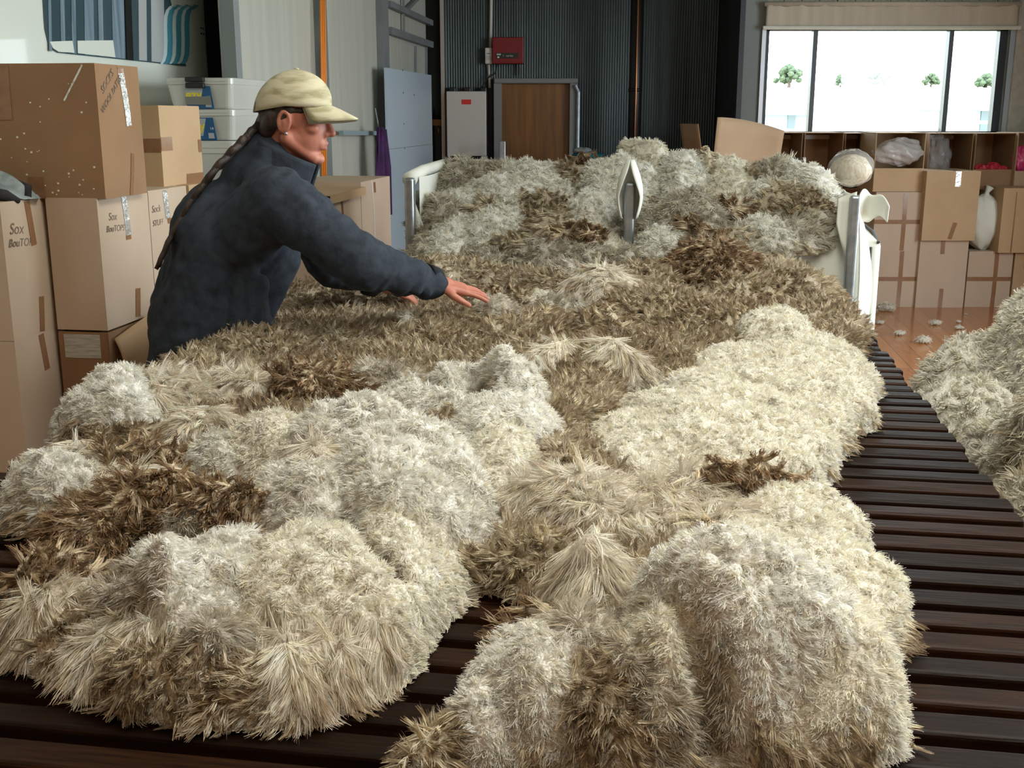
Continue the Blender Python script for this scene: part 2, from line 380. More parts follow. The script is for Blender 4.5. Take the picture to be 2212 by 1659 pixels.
# outside ground with distant trees and sheds
def gz(y): t = min(1, max(0, (y-14)/78)); return -.35+4.1*t*t*(3-2*t)*.5+2.05*t
b = MB(); b.sheet(lambda a, c: Vector((-60+260*a, 10.4+110*c, gz(10.4+110*c))), 14, 60); b.build('ground', M['grass'], kind='structure')
def tree(px, ytop, ybase, Y, wpx, label):
    c = onY(px, ybase, Y); zt = onY(px, ytop, Y).z; h = zt-c.z+.4; o = empty('tree', (c.x, Y, c.z-.5)); tag(o, label, 'tree', 'trees along the far paddock rise')
    rx = wpx/2469*Y*.62; rn = random.Random(px)
    MB().tube([(0, 0, -.5), (.05, 0, h*.4), (0, .05, h*.7)], [.18, .13, .07], 8).build('trunk', M['bark'], o)
    b = MB()
    for k in range(70):
        a = rn.uniform(0, 2*PI); q = rn.random()**.5; zz = rn.uniform(.35, 1.0); k_ = math.sin(min(1, (1.05-zz)*1.9)*PI/2)
        s = rn.uniform(.12, .22)*rx
        b.ell((math.cos(a)*q*rx*.8*k_, math.sin(a)*q*rx*.8*k_, .5+h*zz-s*.5), (s, s, s*.8), 8, 6, .3, rn.random())
    b.build('foliage', M['leaf'], o)
for a in ((1703, 152, 188, 88, 56, 'bushy round tree seen through the left window pane'),
          (1815, 172, 191, 90, 30, 'small round tree, leftmost in the middle window pane'),
          (1897, 161, 191, 88, 48, 'taller tree at the centre of the middle window pane'),
          (2010, 170, 192, 90, 34, 'small tree, rightmost in the middle window pane'),
          (2130, 172, 194, 87, 50, 'low tree seen through the right window pane above the shed')): tree(*a)
def shed(name, px0, px1, ytop, ybot, Y, label, wins):
    A = onY(px0, ybot, Y); B = onY(px1, ytop, Y); zt = B.z; o = empty(name, ((A.x+B.x)/2, Y, gz(Y))); tag(o, label, 'building')
    hw = (B.x-A.x)/2; h = zt-gz(Y)
    MB().box(-hw, 0, -.3, hw, 6, h-.25).build('wall', M['shedwhite'], o)
    MB().prism([(-.4, h-.3), (6.4, h-.25), (3, h+.15)], -hw-.3, hw+.3, M4=Matrix(((0, 0, 1, 0), (1, 0, 0, 0), (0, 1, 0, 0), (0, 0, 0, 1)))).build('roof', M['shedblue'], o)
    for (x0, z0, x1, z1) in wins: MB().box(x0*hw, -.05, z0*h, x1*hw, .02, z1*h).build('window', M['glassdark'], o)
shed('farm_shed', 1640, 1752, 228, 275, 38, 'pale low shed outside the left window pane', [(.1, .35, .4, .75)])
shed('farm_shed', 2085, 2260, 214, 290, 30, 'pale shed with louvred windows outside the right window pane', [(-.65, .15, -.45, .35), (-.65, .42, -.45, .62), (-.65, .68, -.45, .82), (-.4, .5, -.2, .8)])

# ================================================================ CARTONS
FACES = {'front': lambda w, d, h: frameM(Vector((-w/2, -d/2, 0)), Vector((1, 0, 0)), Vector((0, 0, 1)), Vector((0, -1, 0))),
         'right': lambda w, d, h: frameM(Vector((w/2, -d/2, 0)), Vector((0, 1, 0)), Vector((0, 0, 1)), Vector((1, 0, 0))),
         'left': lambda w, d, h: frameM(Vector((-w/2, d/2, 0)), Vector((0, -1, 0)), Vector((0, 0, 1)), Vector((-1, 0, 0))),
         'top': lambda w, d, h: frameM(Vector((-w/2, -d/2, h)), Vector((1, 0, 0)), Vector((0, 1, 0)), Vector((0, 0, 1)))}
def decal(o, dims, face, x0, y0, x1, y1, name='tape', m='tape', tilt=0, th=.0016, label=None, bulge=.006):
    w, d, h = dims; F = FACES[face](w, d, h); cx, cy = (x0+x1)/2, (y0+y1)/2; W_ = d if face in ('left', 'right') else w; H_ = d if face == 'top' else h
    bu = 0 if face == 'top' else bulge
    def P(a, c, off):
        q = Matrix.Rotation(R(tilt), 2) @ Vector(((a-.5)*(x1-x0), (c-.5)*(y1-y0))); x, y = min(max(cx+q.x, 0), W_), min(max(cy+q.y, 0), H_)
        return F @ Vector((x, y, bu*math.sin(PI*x/W_)*math.sin(PI*y/H_)+off))
    b = MB(); b.sheet(lambda a, c: P(a, c, th+(.003 if face == 'top' else 0)), 6, 9)
    q = b.build(name, M[m], o); q.modifiers.new('t', 'SOLIDIFY').thickness = .0006
    if label: q['label'] = label
    return q
def carton(center, w, d, h, az, label, m='card', decals=(), group=None, writing=(), seam=True, bulge=.006):
    o = empty('cardboard_box', center, -R(az)); tag(o, label, 'box', group)
    b = MB()
    def P(a, c):   # rounded, faintly bulging carton wall
        t = a*4; k = int(t) % 4; f = t-int(t)
        cs = [(-w/2, -d/2), (w/2, -d/2), (w/2, d/2), (-w/2, d/2)]
        A = cs[k]; B = cs[(k+1) % 4]; nn = ((0, -1), (1, 0), (0, 1), (-1, 0))[k]
        bu = bulge*math.sin(PI*f)*math.sin(PI*c)
        return Vector((A[0]+(B[0]-A[0])*f+nn[0]*bu, A[1]+(B[1]-A[1])*f+nn[1]*bu, h*c))
    n = 24; rows = [[b.b.verts.new(P(i/n, j/7)) for i in range(n)] for j in range(8)]
    for j in range(7):
        for i in range(n): b.b.faces.new((rows[j][i], rows[j][(i+1) % n], rows[j+1][(i+1) % n], rows[j+1][i]))
    b.b.faces.new(rows[0][::-1]); b.b.faces.new(rows[-1])
    es = [e for e in b.b.edges if abs(e.verts[0].co.z-e.verts[1].co.z) > .001 and abs(abs(e.verts[0].co.x)-w/2) < .0005 and abs(abs(e.verts[0].co.y)-d/2) < .0005]
    b.build('body', M[m], o)
    if seam:
        for s in (-1, 1):
            b = MB(); y0, y1 = (.002, d/2) if s > 0 else (-d/2, -.002)
            b.box(-w/2+.001, y0, h-.001, w/2-.001, y1, h+.0025); b.build('flap', M[m], o)
    for q in decals: decal(o, (w, d, h), *q[:5], bulge=bulge, **(q[5] if len(q) > 5 else {}))
    for (face, s, size, x, y, tilt) in writing:
        T = FACES[face](w, d, h) @ Matrix.Translation((x, y, bulge*math.sin(PI*x/(d if face in ('left', 'right') else w))*math.sin(PI*y/h)+.0008)) @ Matrix.Rotation(R(tilt), 4, 'Z')
        text('handwriting', s, size, M['ink'], o, T, ext=.0003, shear=.25)
    return o
def lbox(corner, w, d, h, az, label, **k):   # corner = near-right-bottom corner
    a = R(az); n = Vector((math.cos(a), -math.sin(a), 0)); t = Vector((math.sin(a), math.cos(a), 0))
    c = Vector(corner)-n*w/2+t*d/2
    return carton(c, w, d, h, az, label, **k)
L = .435; AZ = 8.5; t85 = Vector((math.sin(R(AZ)), math.cos(R(AZ)), 0)); n85 = Vector((math.cos(R(AZ)), -math.sin(R(AZ)), 0))
cA = Vector((-1.58, 3.46, 0)); cB = Vector((-1.35, 3.65, 0))
GL = 'cartons stacked along the left side'
lbox(cA+Vector((0, 0, 2*L)), .42, .285, L, AZ, 'tan carton with a draped cloth on top, upper of the near-left stack', m='card_pale', group=GL,
     decals=[('right', .135, .29, .165, .432, dict(tilt=4)), ('right', .15, .005, .178, .12, dict(tilt=-4))], writing=[('right', 'Sox', .05, .07, .35, -4), ('right', 'BouTOPS', .036, .09, .305, -4)])
lbox(cA+Vector((0, 0, L)), .42, .285, L, AZ, 'tan carton in the middle of the near-left stack, beside the table end', m='card_pale', group=GL,
     decals=[('right', .14, .31, .17, .432, dict(tilt=5))])
lbox(cA, .42, .285, L, AZ, 'tan carton standing on the floor, lowest of the near-left stack', m='card_pale', group=GL)
lbox(cB+Vector((0, 0, 2*L)), .18, .355, L, AZ, 'tan carton under the large speckled box, with shiny tape and handwriting', m='card_pale', group=GL,
     decals=[('right', .165, .30, .20, .432, dict(name='shiny_tape', m='cleartape', tilt=3)), ('right', .165, .285, .20, .30, {}), ('right', .20, .01, .235, .11, dict(tilt=-5))], writing=[('right', 'Sox', .036, .09, .37, -3), ('right', 'BouTOPS', .03, .10, .33, -3)])
lbox(cB+t85*.36+Vector((0, 0, 2*L)), .30, .315, L, AZ, 'tan carton directly behind the person, with shiny tape and handwriting', m='card_pale', group=GL,
     decals=[('right', .115, .33, .15, .432, dict(name='shiny_tape', m='cleartape', tilt=3)), ('right', .13, .31, .16, .33, {})], writing=[('right', 'Sock', .036, .05, .37, 0), ('right', 'STUFF', .03, .055, .32, 0)])
lbox(cB+Vector((0, 0, L)), .18, .355, L-.01, AZ, 'dark brown carton with a paper label and a drooping orange flap', m='card_in', group=GL,
     decals=[('front', .02, .34, .15, .42, dict(name='paper_label', m='paper')), ('front', .155, .2, .176, .43, {})])
lbox(cB+Vector((0, 0, 0)), .18, .355, L-.01, AZ, 'carton on the floor below the dark brown labelled box', group=GL)
for k, nm in enumerate(('carton on the floor below the open box behind the person', 'pale open carton with small printed lines at the person\'s back')):
    lbox(cB+t85*.36+Vector((0, 0, L*k)), .30, .315, L-.01, AZ, nm, m='card_pale', group=GL)
for k in range(3):
    lbox(cB+t85*.70+Vector((0, 0, L*k)), .3, .42, L, AZ, ['carton on the floor in the stack under the small tan box', 'middle carton in the stack under the small tan box', 'orange-brown carton just under the small tan box'][k], m='card_y', group=GL)
BB = lbox(cB+Vector((.03, 0, 3*L)), .56, .30, 1.728-3*L, AZ-1, 'largest brown carton with white speckles on top of the left stack', m='card_in', group=GL, bulge=.012,
     decals=[('right', .155, .23, .195, .415, dict(name='shiny_tape', m='cleartape', tilt=4)), ('right', .15, .40, .19, .421, dict(tilt=4)), ('right', .175, .0, .20, .14, dict(tilt=-5)),
             ('front', .22, .25, .27, .42, dict(tilt=1)), ('front', .30, .0, .355, .07, {}), ('front', .482, .30, .488, .43, dict(name='shiny_tape', m='cleartape', tilt=-32))],
     writing=[('right', 'SOCKS', .034, .07, .37, 38), ('right', 'WOOL BATTS', .028, .085, .33, 38)])
b = MB(); rn = random.Random(3)
for k in range(60):
    x, z = rn.uniform(.05, .54), rn.random()**2*.36+.01; r_ = rn.uniform(.0012, .003)
    b.box(-.28+x-r_, -.15-.0125*math.sin(PI*x/.56)*math.sin(PI*z/.42)-.001, z-r_, -.28+x+r_, -.15-.0125*math.sin(PI*x/.56)*math.sin(PI*z/.42)+.002, z+r_)
b.build('white_speckles', M['canvas'], BB, kind='stuff')
lbox(Vector((-1.313+.0, 4.25, 3*L)), .30, .36, .298, AZ, 'small tan carton with brown tape squares, left of the plastic tubs', m='card_y', group=GL,
     decals=[('right', .0, .135, .085, .185, {}), ('right', .325, .12, .36, .17, {}), ('front', .0, .13, .30, .18, {}), ('right', .2, .0, .36, .04, dict(name='tape', m='tape'))])
# drooping flap and roll of paper by the labelled carton
o = empty('carton_flap_sheet', cB+n85*.0+t85*.02+Vector((.0, 0, 2*L-.02)), -R(AZ)); tag(o, 'orange cardboard sheet folded down over the brown labelled carton', 'cardboard')
b = MB(); b.sheet(lambda a, c: Vector((.012+.03*math.sin(PI*c)*.6+.02*c+.02*a, .0+.24*a, -.165*c+.05*a*(1-c)-.01)), 10, 8); q = b.build('sheet', M['card_y'], o, smooth=True)
q.modifiers.new('t', 'SOLIDIFY').thickness = .004
# stack behind the person
GB = 'cartons stacked by the cladding wall'
cC = Vector((-.934, 5.68, 0))
for k in range(3):
    lbox(cC+Vector((0, 0, .39*k)), .41, .62, .388, 8, ['carton on the floor behind the table, nearer of two stacks', 'middle carton behind the table, nearer of two stacks', 'pale carton with lifted lid flap behind the reaching person'][k], m='card_pale', group=GB,
         decals=[('right', .23, .22, .26, .388, dict(tilt=3))] if k == 2 else [])
    lbox(cC+A8*.63+Vector((0, 0, .39*k)), .41, .66, .388+(.035 if k == 2 else 0), 8, ['carton on the floor near the pale blue sheet, farther of two stacks', 'middle carton near the pale blue sheet, farther of two stacks', 'pale carton tied with white cord beside the pale blue sheet'][k], m='card_pale', group=GB,
         decals=[('right', .24, .0, .252, .43, dict(name='cord', m='white_t', tilt=4)), ('right', .27, .35, .31, .41, {})] if k == 2 else [])
o = empty('cardboard_sheet', cC-N8*.2+A8*.31+Vector((0, 0, 1.17)), -R(8)); tag(o, 'loose cardboard sheet with a folded front edge lying on the pale cartons', 'cardboard')
b = MB(); b.box(-.24, -.33, .004, .225, .33, .010); b.box(.222, -.33, -.035, .227, .33, .008); b.build('panel', M['card_y'], o)

# right-hand cartons under the window
GR = 'cartons stacked under the window'
def rbox(px0, px1, z0, z1, Y, d, label, **k):
    ym = 829.5+FOC*math.tan(PITCH*-1+math.atan2(CAMH-(z0+z1)/2, Y)) if True else 0
    x0, x1 = onY(px0, ym, Y).x, onY(px1, ym, Y).x
    k.setdefault('group', GR)
    return carton(((x0+x1)/2, Y+d/2, z0), x1-x0-.004, d, z1-z0-.002, 0, label, **k), (x0, x1)
W1 = .36
X = lambda w: [('front', w*.58, 0, w*.58+.035, .47, {}), ('front', 0, .22, w, .255, {})]
rbox(1885, 1981, 0, .475, 9.25, .5, 'carton with crossed brown tape on the floor, next to the white wool pack', m='card_pale', decals=X(W1)+[])
rbox(1888, 1994, .475, .955, 9.25, .5, 'carton with crossed brown tape below the box holding a plastic bag', m='card_pale', decals=X(W1+.03))
rbox(1982, 2087, 0, .565, 9.22, .5, 'tall plain carton with short tape ends on the floor', m='card_pale', decals=[('front', .19, .0, .225, .16, {}), ('front', .17, .45, .205, .562, {}), ('top', .17, .0, .205, .5, {})])
rbox(1996, 2113, .565, 1.128, 9.18, .5, 'tall golden carton with taped lid, standing proud of the row', m='card_y', decals=[('front', .23, .01, .265, .15, dict(tilt=-14)), ('front', .235, .44, .28, .562, dict(name='shiny_tape', m='cleartape')), ('top', .235, .0, .28, .5, dict(name='shiny_tape', m='cleartape'))])
rbox(2088, 2184, 0, .468, 9.25, .5, 'carton with crossed brown tape on the floor under the white sack', m='card_pale', decals=X(W1+.01))
rbox(2187, 2295, 0, .462, 9.25, .5, 'orange-brown carton on the floor at the right end of the row', m='card_y', decals=[('front', .08, .32, .14, .43, {})])
rbox(2162, 2290, .462, .99, 9.2, .5, 'golden carton at the right end, beside the white sack', m='card_y', decals=[('front', .1, .0, .11, .5, {})])
# back supporting row (mostly hidden) then the open boxes lying on their sides
def openbox(px0, px1, z0, z1, Y, d, label, lip=0, m='card', group='open cartons lying on their sides under the window'):
    ym = 829.5+FOC*math.tan(-PITCH+math.atan2(CAMH-(z0+z1)/2, Y))
    x0, x1 = onY(px0, ym, Y).x, onY(px1, ym, Y).x; w = x1-x0-.006; h = z1-z0-.002; t = .006
    o = empty('open_box', ((x0+x1)/2, Y+d/2, z0)); tag(o, label, 'box', group)
    b = MB()
    b.box(-w/2, -d/2, 0, w/2, d/2, t); b.box(-w/2, -d/2, h-t, w/2, d/2, h); b.box(-w/2, -d/2, t, -w/2+t, d/2, h-t); b.box(w/2-t, -d/2, t, w/2, d/2, h-t); b.box(-w/2+t, d/2-t, t, w/2-t, d/2, h-t)
    b.build('body', M[m], o)
    if lip:
        b = MB(); b.box(-w/2+.002, -d/2-t, 0, w/2-.002, -d/2-.0005, lip, bev=.002); b.build('flap', M[m], o)
    return o, x0, x1
rbox(1700, 1990, 0, .475, 9.80, .36, 'long carton on the floor behind the front row, left part')
rbox(1700, 1990, .475, .95, 9.80, .36, 'second long carton behind the front row, left part')
for k, (a, c_) in enumerate(((2000, 2098), (2104, 2190), (2194, 2290))):
    nm = ('left', 'middle', 'right')[k]
    rbox(a, c_, 0, .475, 9.76, .4, 'carton on the floor behind the front row, %s of three' % nm)
    rbox(a, c_, .475, .95 if k != 1 else .95, 9.76, .4, 'raised carton behind the front row, %s of three' % nm)
ob, bx0, bx1 = openbox(1888, 1997, .957, 1.435, 9.28, .42, 'open carton stuffed with a clear plastic bag, under the window', lip=.19, m='card_y')
openbox(2003, 2099, .952, 1.425, 9.62, .44, 'dark open carton with crinkled film inside, right of the stuffed one', m='card_in')
openbox(2103, 2190, .952, 1.425, 9.60, .44, 'open carton holding small red packets behind a pale front flap', lip=.17, m='card_in')
openbox(2193, 2290, .952, 1.43, 9.55, .44, 'open carton with a pink packet at the right edge of the row', lip=.16, m='card')
openbox(1822, 1882, .952, 1.425, 9.64, .44, 'narrow dark open carton left of the one stuffed with plastic', m='card_in')
openbox(1735, 1820, .952, 1.43, 9.62, .44, 'dark open carton behind the clear bag of wool', m='card_in')
openbox(1640, 1732, .952, 1.43, 9.64, .44, 'dark open carton behind the large leaning flap', m='card_in')
rbox(1540, 1695, 0, .475, 9.80, .36, 'carton on the floor at the left end under the window')
rbox(1540, 1695, .475, .95, 9.80, .36, 'raised carton at the left end under the window')
# big box with its tall flap raised, nearest of the window row
o = empty('open_box', (*onY(1600, 420, 8.6).xy, 0), -R(-14)); tag(o, 'big tan carton with a tall bowed flap raised, behind the wool heap', 'box')
wB = (1697-1545)/2469*8.6; b = MB(); b.box(-wB/2, 0, 0, wB/2, .5, .95); b.build('body', M['card'], o)
fz = onY(1620, 262, 8.6).z
def fl(a, c):
    return Vector((-wB/2-.0+wB*a+.02*c*a, -.01-.09*c+.05*math.sin(PI*a)*c, .95+(fz-.95+.03-.10*a*a)*c))
b = MB(); b.sheet(fl, 14, 8); q = b.build('flap', M['card'], o, smooth=True); q.modifiers.new('t', 'SOLIDIFY').thickness = .006
b = MB(); b.sheet(lambda a, c: Vector((-wB/2-.01-.10*c, .0+.35*a, .95+(fz-.97)*c)), 6, 6); q = b.build('flap', M['card_in'], o, smooth=True); q.modifiers.new('t', 'SOLIDIFY').thickness = .006
b = MB(); b.box(wB/2-.12, -.018, 1.0, wB/2-.01, -.008, 1.06); b.build('tape', M['tape'], o)

# bags
def bag(name, c, r, m, label, cat='bag', noise=.12, seed=1, neck=None):
    o = empty(name, (c[0], c[1], c[2]-r[2])); tag(o, label, cat)
    b = MB(); b.ell((0, 0, r[2]), r, 40, 26, noise, seed); b.build('bag_body', M[m], o, smooth=True)
    if neck: b = MB(); b.tube([(0, 0, 2*r[2]-.03), (.01, 0, 2*r[2]+.02), (.03, .0, 2*r[2]+.06)], [.03, .018, .035], 10); b.build('bag_neck', M[m], o, smooth=True)
    return o
cb = ((bx0+bx1)/2)
o = bag('plastic_bag', (cb+.01, 9.33, 1.275), (.19, .12, .105), 'plastic', 'clear crumpled plastic bag bulging out of the open golden carton', noise=.14, seed=4)
p = onY(2137, 480, 9.26); bag('white_sack', (p.x, 9.38, .70), (.145, .12, .23), 'canvas', 'round white sack of fleece standing on a carton by the window', 'sack', .05, 8, neck=True)
p = onY(2052, 330, 9.62); bag('plastic_bag', (p.x-.08, 9.70, 1.20), (.11, .06, .20), 'plastic2', 'thin crinkled film bag hanging in the dark open carton', noise=.3, seed=9)
for k, (px, mm, s) in enumerate(((2125, 'redpack', .05), (2150, 'redpack', .06), (2170, 'redpack', .045))):
    p = onY(px, 355, 9.63); bag('packet', (p.x, 9.68, .958+s*.8+.12), (s*1.2, .04, s*.8), mm, ('leftmost', 'middle', 'rightmost')[k]+' of the red packets in the open carton', 'packet', .2, k)
p = onY(2206, 345, 9.6); bag('packet', (p.x, 9.62, 1.2), (.07, .05, .11), 'pink', 'pink packet in the open carton at the right edge', 'packet', .15, 6)

# ================================================================ CARAVAN
Q = Vector((-1.765, 6.8, 0))
def CV(s, off=0, z=0): return Q-A8*s+N8*off+Vector((0, 0, z))
o = empty('caravan', Q, 0); tag(o, 'white caravan with a long tinted window and teal stripes parked at the left', 'caravan')
MC = frameM(Vector((0, 0, 0)), -A8, N8, Vector((0, 0, 1)))      # x forward along the side, y outwards, z up
o.matrix_world = frameM(Q, -A8, N8, Vector((0, 0, 1)))
b = MB(); b.box(0, -2.2, .45, 5.2, 0, 2.75, bev=.09, seg=4); b.build('shell', M['caravan'], o)
b = MB(); b.box(.05, -2.15, .25, 5.1, -.03, .47); b.build('skirt', M['steelgrey'], o)
for sx in (1.6, 3.9): b = MB(); b.tube([(sx, -.25, .32), (sx, -.05, .32)], .32, 24); b.build('wheel', M['black'], o)
def cp(px, py, off=.004):
    p = onplane(px, py, Q, 8); dd = p-Q; return Vector((-dd.dot(A8), off, p.z))
def poly(name, pts, m, off=.004, th=.004, par=None, **kw):
    b = MB(); P = [cp(x, y, off) for x, y in pts]
    A = [b.b.verts.new(p) for p in P]; B = [b.b.verts.new(p+Vector((0, th, 0))) for p in P]; n = len(P)
    b.b.faces.new(A); b.b.faces.new(B[::-1])
    for i in range(n): b.b.faces.new((A[i], A[(i+1) % n], B[(i+1) % n], B[i]))
    return b.build(name, m, par or o, **kw)
pane = poly('window_pane', [(91, -90), (91, 0), (95, 62), (101, 88), (112, 108), (122, 114), (400, 143), (352, -60)], M['glassdark'], .002, .004)
for i, (xa, xb) in enumerate(((98, 104), (124, 133), (148, 157), (176, 196), (206, 216), (236, 262))):
    poly('reflection_strip', [(xa, -80), (xb, -80), (xb+4, 112+(xb-115)*.1), (xa+4, 112+(xa-115)*.1)], M['reflectblue'], .007, .003, pane)  # vertical strips coloured on the pane to imitate reflected corrugated sheeting
for i, (xa, xb) in enumerate(((295, 312), (322, 350))):
    poly('reflection_strip', [(xa, -80), (xb, -80), (xb+2, 112+(xb-115)*.1), (xa+2, 112+(xa-115)*.1)], M['greyprint'], .007, .002, pane)
poly('inner_panel', [(103, 90), (152, 88), (156, 114), (122, 112), (110, 104)], M['caravan'], .0075, .003, pane)
poly('inner_panel', [(163, 88), (240, 87), (245, 124), (164, 115)], M['caravan'], .0075, .003, pane)
poly('window_bar', [(262, -80), (276, -80), (284, 131), (270, 129)], M['black'], .0085, .003, pane)
def stripe(x, wd, m):
    path = [(x, 138), (x+4, 132), (x+8, 118), (x+9, 90), (x+8, 55), (x+9, 35), (x+13, 22), (x+20, 14), (x+30, 10)]
    poly('stripe', [(a, c) for a, c in path]+[(a+wd*(1 if i else .8), c+(0 if i < 7 else 3)) for i, (a, c) in list(enumerate(path))[::-1]], m, .008, .003)
for x in (350, 369, 387): stripe(x, 10, M['teal']); stripe(x-8, 7, M['lightstripe'])
b = MB()
for k in range(4): b.box(.10+.03*(k % 2), 0, 2.05-.03*(k//2), .11+.03*(k % 2), .004, 2.06-.03*(k//2))
b.build('vent_holes', M['black'], o)

# ================================================================ TUBS
GT = 'plastic tubs stacked behind the small carton'
cT = Vector((-1.365, 5.6, 0))
for k in range(2): lbox(cT+Vector((0, 0, .425*k)), .34, .5, .424, 8, ['carton on the floor under the plastic tubs', 'carton directly under the plastic tubs'][k], m='card_in', group=GL)
tubs = []
for k in range(4):
    hs = (1, 1, .5, .5)[k]
    c = cT-N8*.175+A8*.27+Vector((0, 0, .85+(0, .3, .6, .75)[k]))
    o = empty('storage_tub', c, -R(8)); tag(o, ['deep frosted plastic tub, lowest of the stack', 'deep frosted plastic tub just under the two shallow labelled ones', 'shallow frosted plastic tub with an uncovered blue printed label', 'shallow frosted plastic tub with black clip and taped blue label, topmost'][k], 'tub', GT)
    w, d, h = .345, .53, .3
    b = MB()
    lev = [(0, .88), (.02, .90), (.20, .97), (.235, .98), (.236, 1.0), (.262, 1.0)]
    def ringp(f, z):
        r_ = .03; pts = []
        for (sx, sy, a0) in ((1, -1, -90), (1, 1, 0), (-1, 1, 90), (-1, -1, 180)):
            for q in range(5):
                a = R(a0+22.5*q); pts.append((sx*(w/2*f-r_)+r_*math.cos(a), sy*(d/2*f-r_)+r_*math.sin(a), z))
        return pts
    rows = [[b.b.verts.new(p) for p in ringp(f, z*hs)] for z, f in lev]
    for A, B in zip(rows, rows[1:]):
        for i in range(20): b.b.faces.new((A[i], A[(i+1) % 20], B[(i+1) % 20], B[i]))
    b.b.faces.new(rows[0][::-1]); b.b.faces.new(rows[-1])
    b.build('tub_body', M['tub'], o, smooth=False)
    b = MB(); lv = [(.262, 1.01), (.29, 1.01), (.297, .97)]
    rows = [[b.b.verts.new(p) for p in ringp(f, z*hs)] for z, f in lv]
    for A, B in zip(rows, rows[1:]):
        for i in range(20): b.b.faces.new((A[i], A[(i+1) % 20], B[(i+1) % 20], B[i]))
    b.b.faces.new(rows[0][::-1]); b.b.faces.new(rows[-1]); b.build('lid', M['tub'], o)
    if k == 3:
        b = MB(); b.box(-.055, -d/2-.03, .127, .04, -d/2+.0, .152, bev=.006); b.box(-.055, -d/2-.028, .098, .04, -d/2+.0, .124, bev=.006); b.build('clip', M['black'], o)
    if k > 1:
        lx, lz = (-.065, -.012) if k == 3 else (-.06, .0); lw, lh = .14, .108
        T = frameM(Vector((lx, -d/2*.95-.006, max(lz, .001))), Vector((1, 0, 0)), Vector((0, -.10, 1)).normalized(), Vector((0, -1, -.10)).normalized())
        lab = MB().prism([(0, 0), (lw, 0), (lw-.012, lh), (0, lh)], 0, .002, M4=T).build('printed_label', M['blue'], o)
        MB().prism([(.0, .02), (.07, .02), (.092, lh-.004), (0, lh-.004)], .002, .003, M4=T).build('label_panel', M['greyprint'], lab)
        text('lettering', 'ezy', .062, M['yellow'], lab, T @ Matrix.Translation((.041, .066, .0035)), bold=.0015)
        text('lettering', '14', .018, M['white_t'], lab, T @ Matrix.Translation((.118, .055, .003)))
        MB().prism([(.098, .008), (.128, .008), (.126, .034), (.098, .034)], .002, .003, M4=T).build('price_patch', M['greyprint'], lab)
        if k == 3: MB().prism([(-.003, .02), (.13, .02), (.127, .060), (-.003, .058)], .0045, .006, M4=T).build('tape', mat('grey_tape', (.20, .20, .17), .3), o)
    tubs.append(o)

# ================================================================ THINGS ON THE WALLS
# pale blue sheet leaning in the corner
pA = onplane(834, 146, W0+N8*.12, 8); pB = onplane(932, 165, W0+N8*.12, 8)
o = empty('leaning_sheet', (*pA.xy, 0)); tag(o, 'tall pale blue sheet with a hairline joint leaning on the left wall frame', 'sheet'); o.matrix_world = frameM(Vector((*pA.xy, 0)), A8, -N8, Vector((0, 0, 1)))
Ls = (pB-pA).dot(A8)
zj = onplane(834, 323, W0+N8*.12, 8).z
b = MB(); b.box(0, 0, 0, Ls, .018, zj-.003); b.box(0, .001, zj+.0, Ls, .018, pA.z); b.build('sheet_panel', M['panelblue'], o)
b = MB(); b.box(0, .004, zj-.003, Ls, .017, zj); b.build('joint_line', M['steelgrey'], o)
b = MB()
for x, z in ((.55, 1.93), (.55, 1.75), (.55, 1.5), (.55, 1.3), (.95, 1.74)): b.tube([(x, -.004, z), (x, .002, z)], .007, 8)
b.build('screw_heads', M['steelgrey'], o)
# orange cords
for k, px in enumerate((694, 698, 702)):
    A = onplane(px-2, -40, W0+N8*.06, 8); B = onplane(px+2, 400, W0+N8*.06, 8)
    o = MB().tube([A, A.lerp(B, .5)+Vector((.004, 0, 0)), B], .0075, 6).build('orange_cord', M['orange_cord'], None, smooth=True, label=['leftmost', 'middle', 'rightmost'][k]+' of three orange cords hanging down the cream cladding wall', cat='cord', group='orange cords on the cladding wall')
# purple jacket hung from the rail
p = onplane(812, 275, W0+N8*.12, 8)
o = empty('hanging_jacket', p); tag(o, 'dark purple jacket hanging from the rail on the cladding wall', 'jacket'); o.matrix_world = frameM(p, -A8, N8, Vector((0, 0, 1)))
def jk(a, c):
    wd = .05+.09*c**.7; x = (.5-abs(a*2-1)**1.0*.0-a)*2*wd*.6
    yy = .035*math.sin(a*PI)*(1 if a < .5 else 1)+.012*math.sin(a*19+c*4)
    return Vector((x+.02*math.sin(c*5), yy+.02, -.78*c))
b = MB(); b.sheet(jk, 26, 20); q = b.build('jacket_body', M['jacketpurple'], o, smooth=True); q.modifiers.new('t', 'SOLIDIFY').thickness = .02
b = MB(); b.tube([(-.05, .03, -.02), (-.08, .05, -.3), (-.1, .05, -.66)], [.04, .04, .035], 10); b.build('sleeve', M['jacketpurple'], o, smooth=True)
b = MB(); b.tube([(0, 0, .14), (.01, .02, .03), (0, .02, .0), (-.01, .01, -.01)], .004, 6); b.build('hook', M['galv'], o)
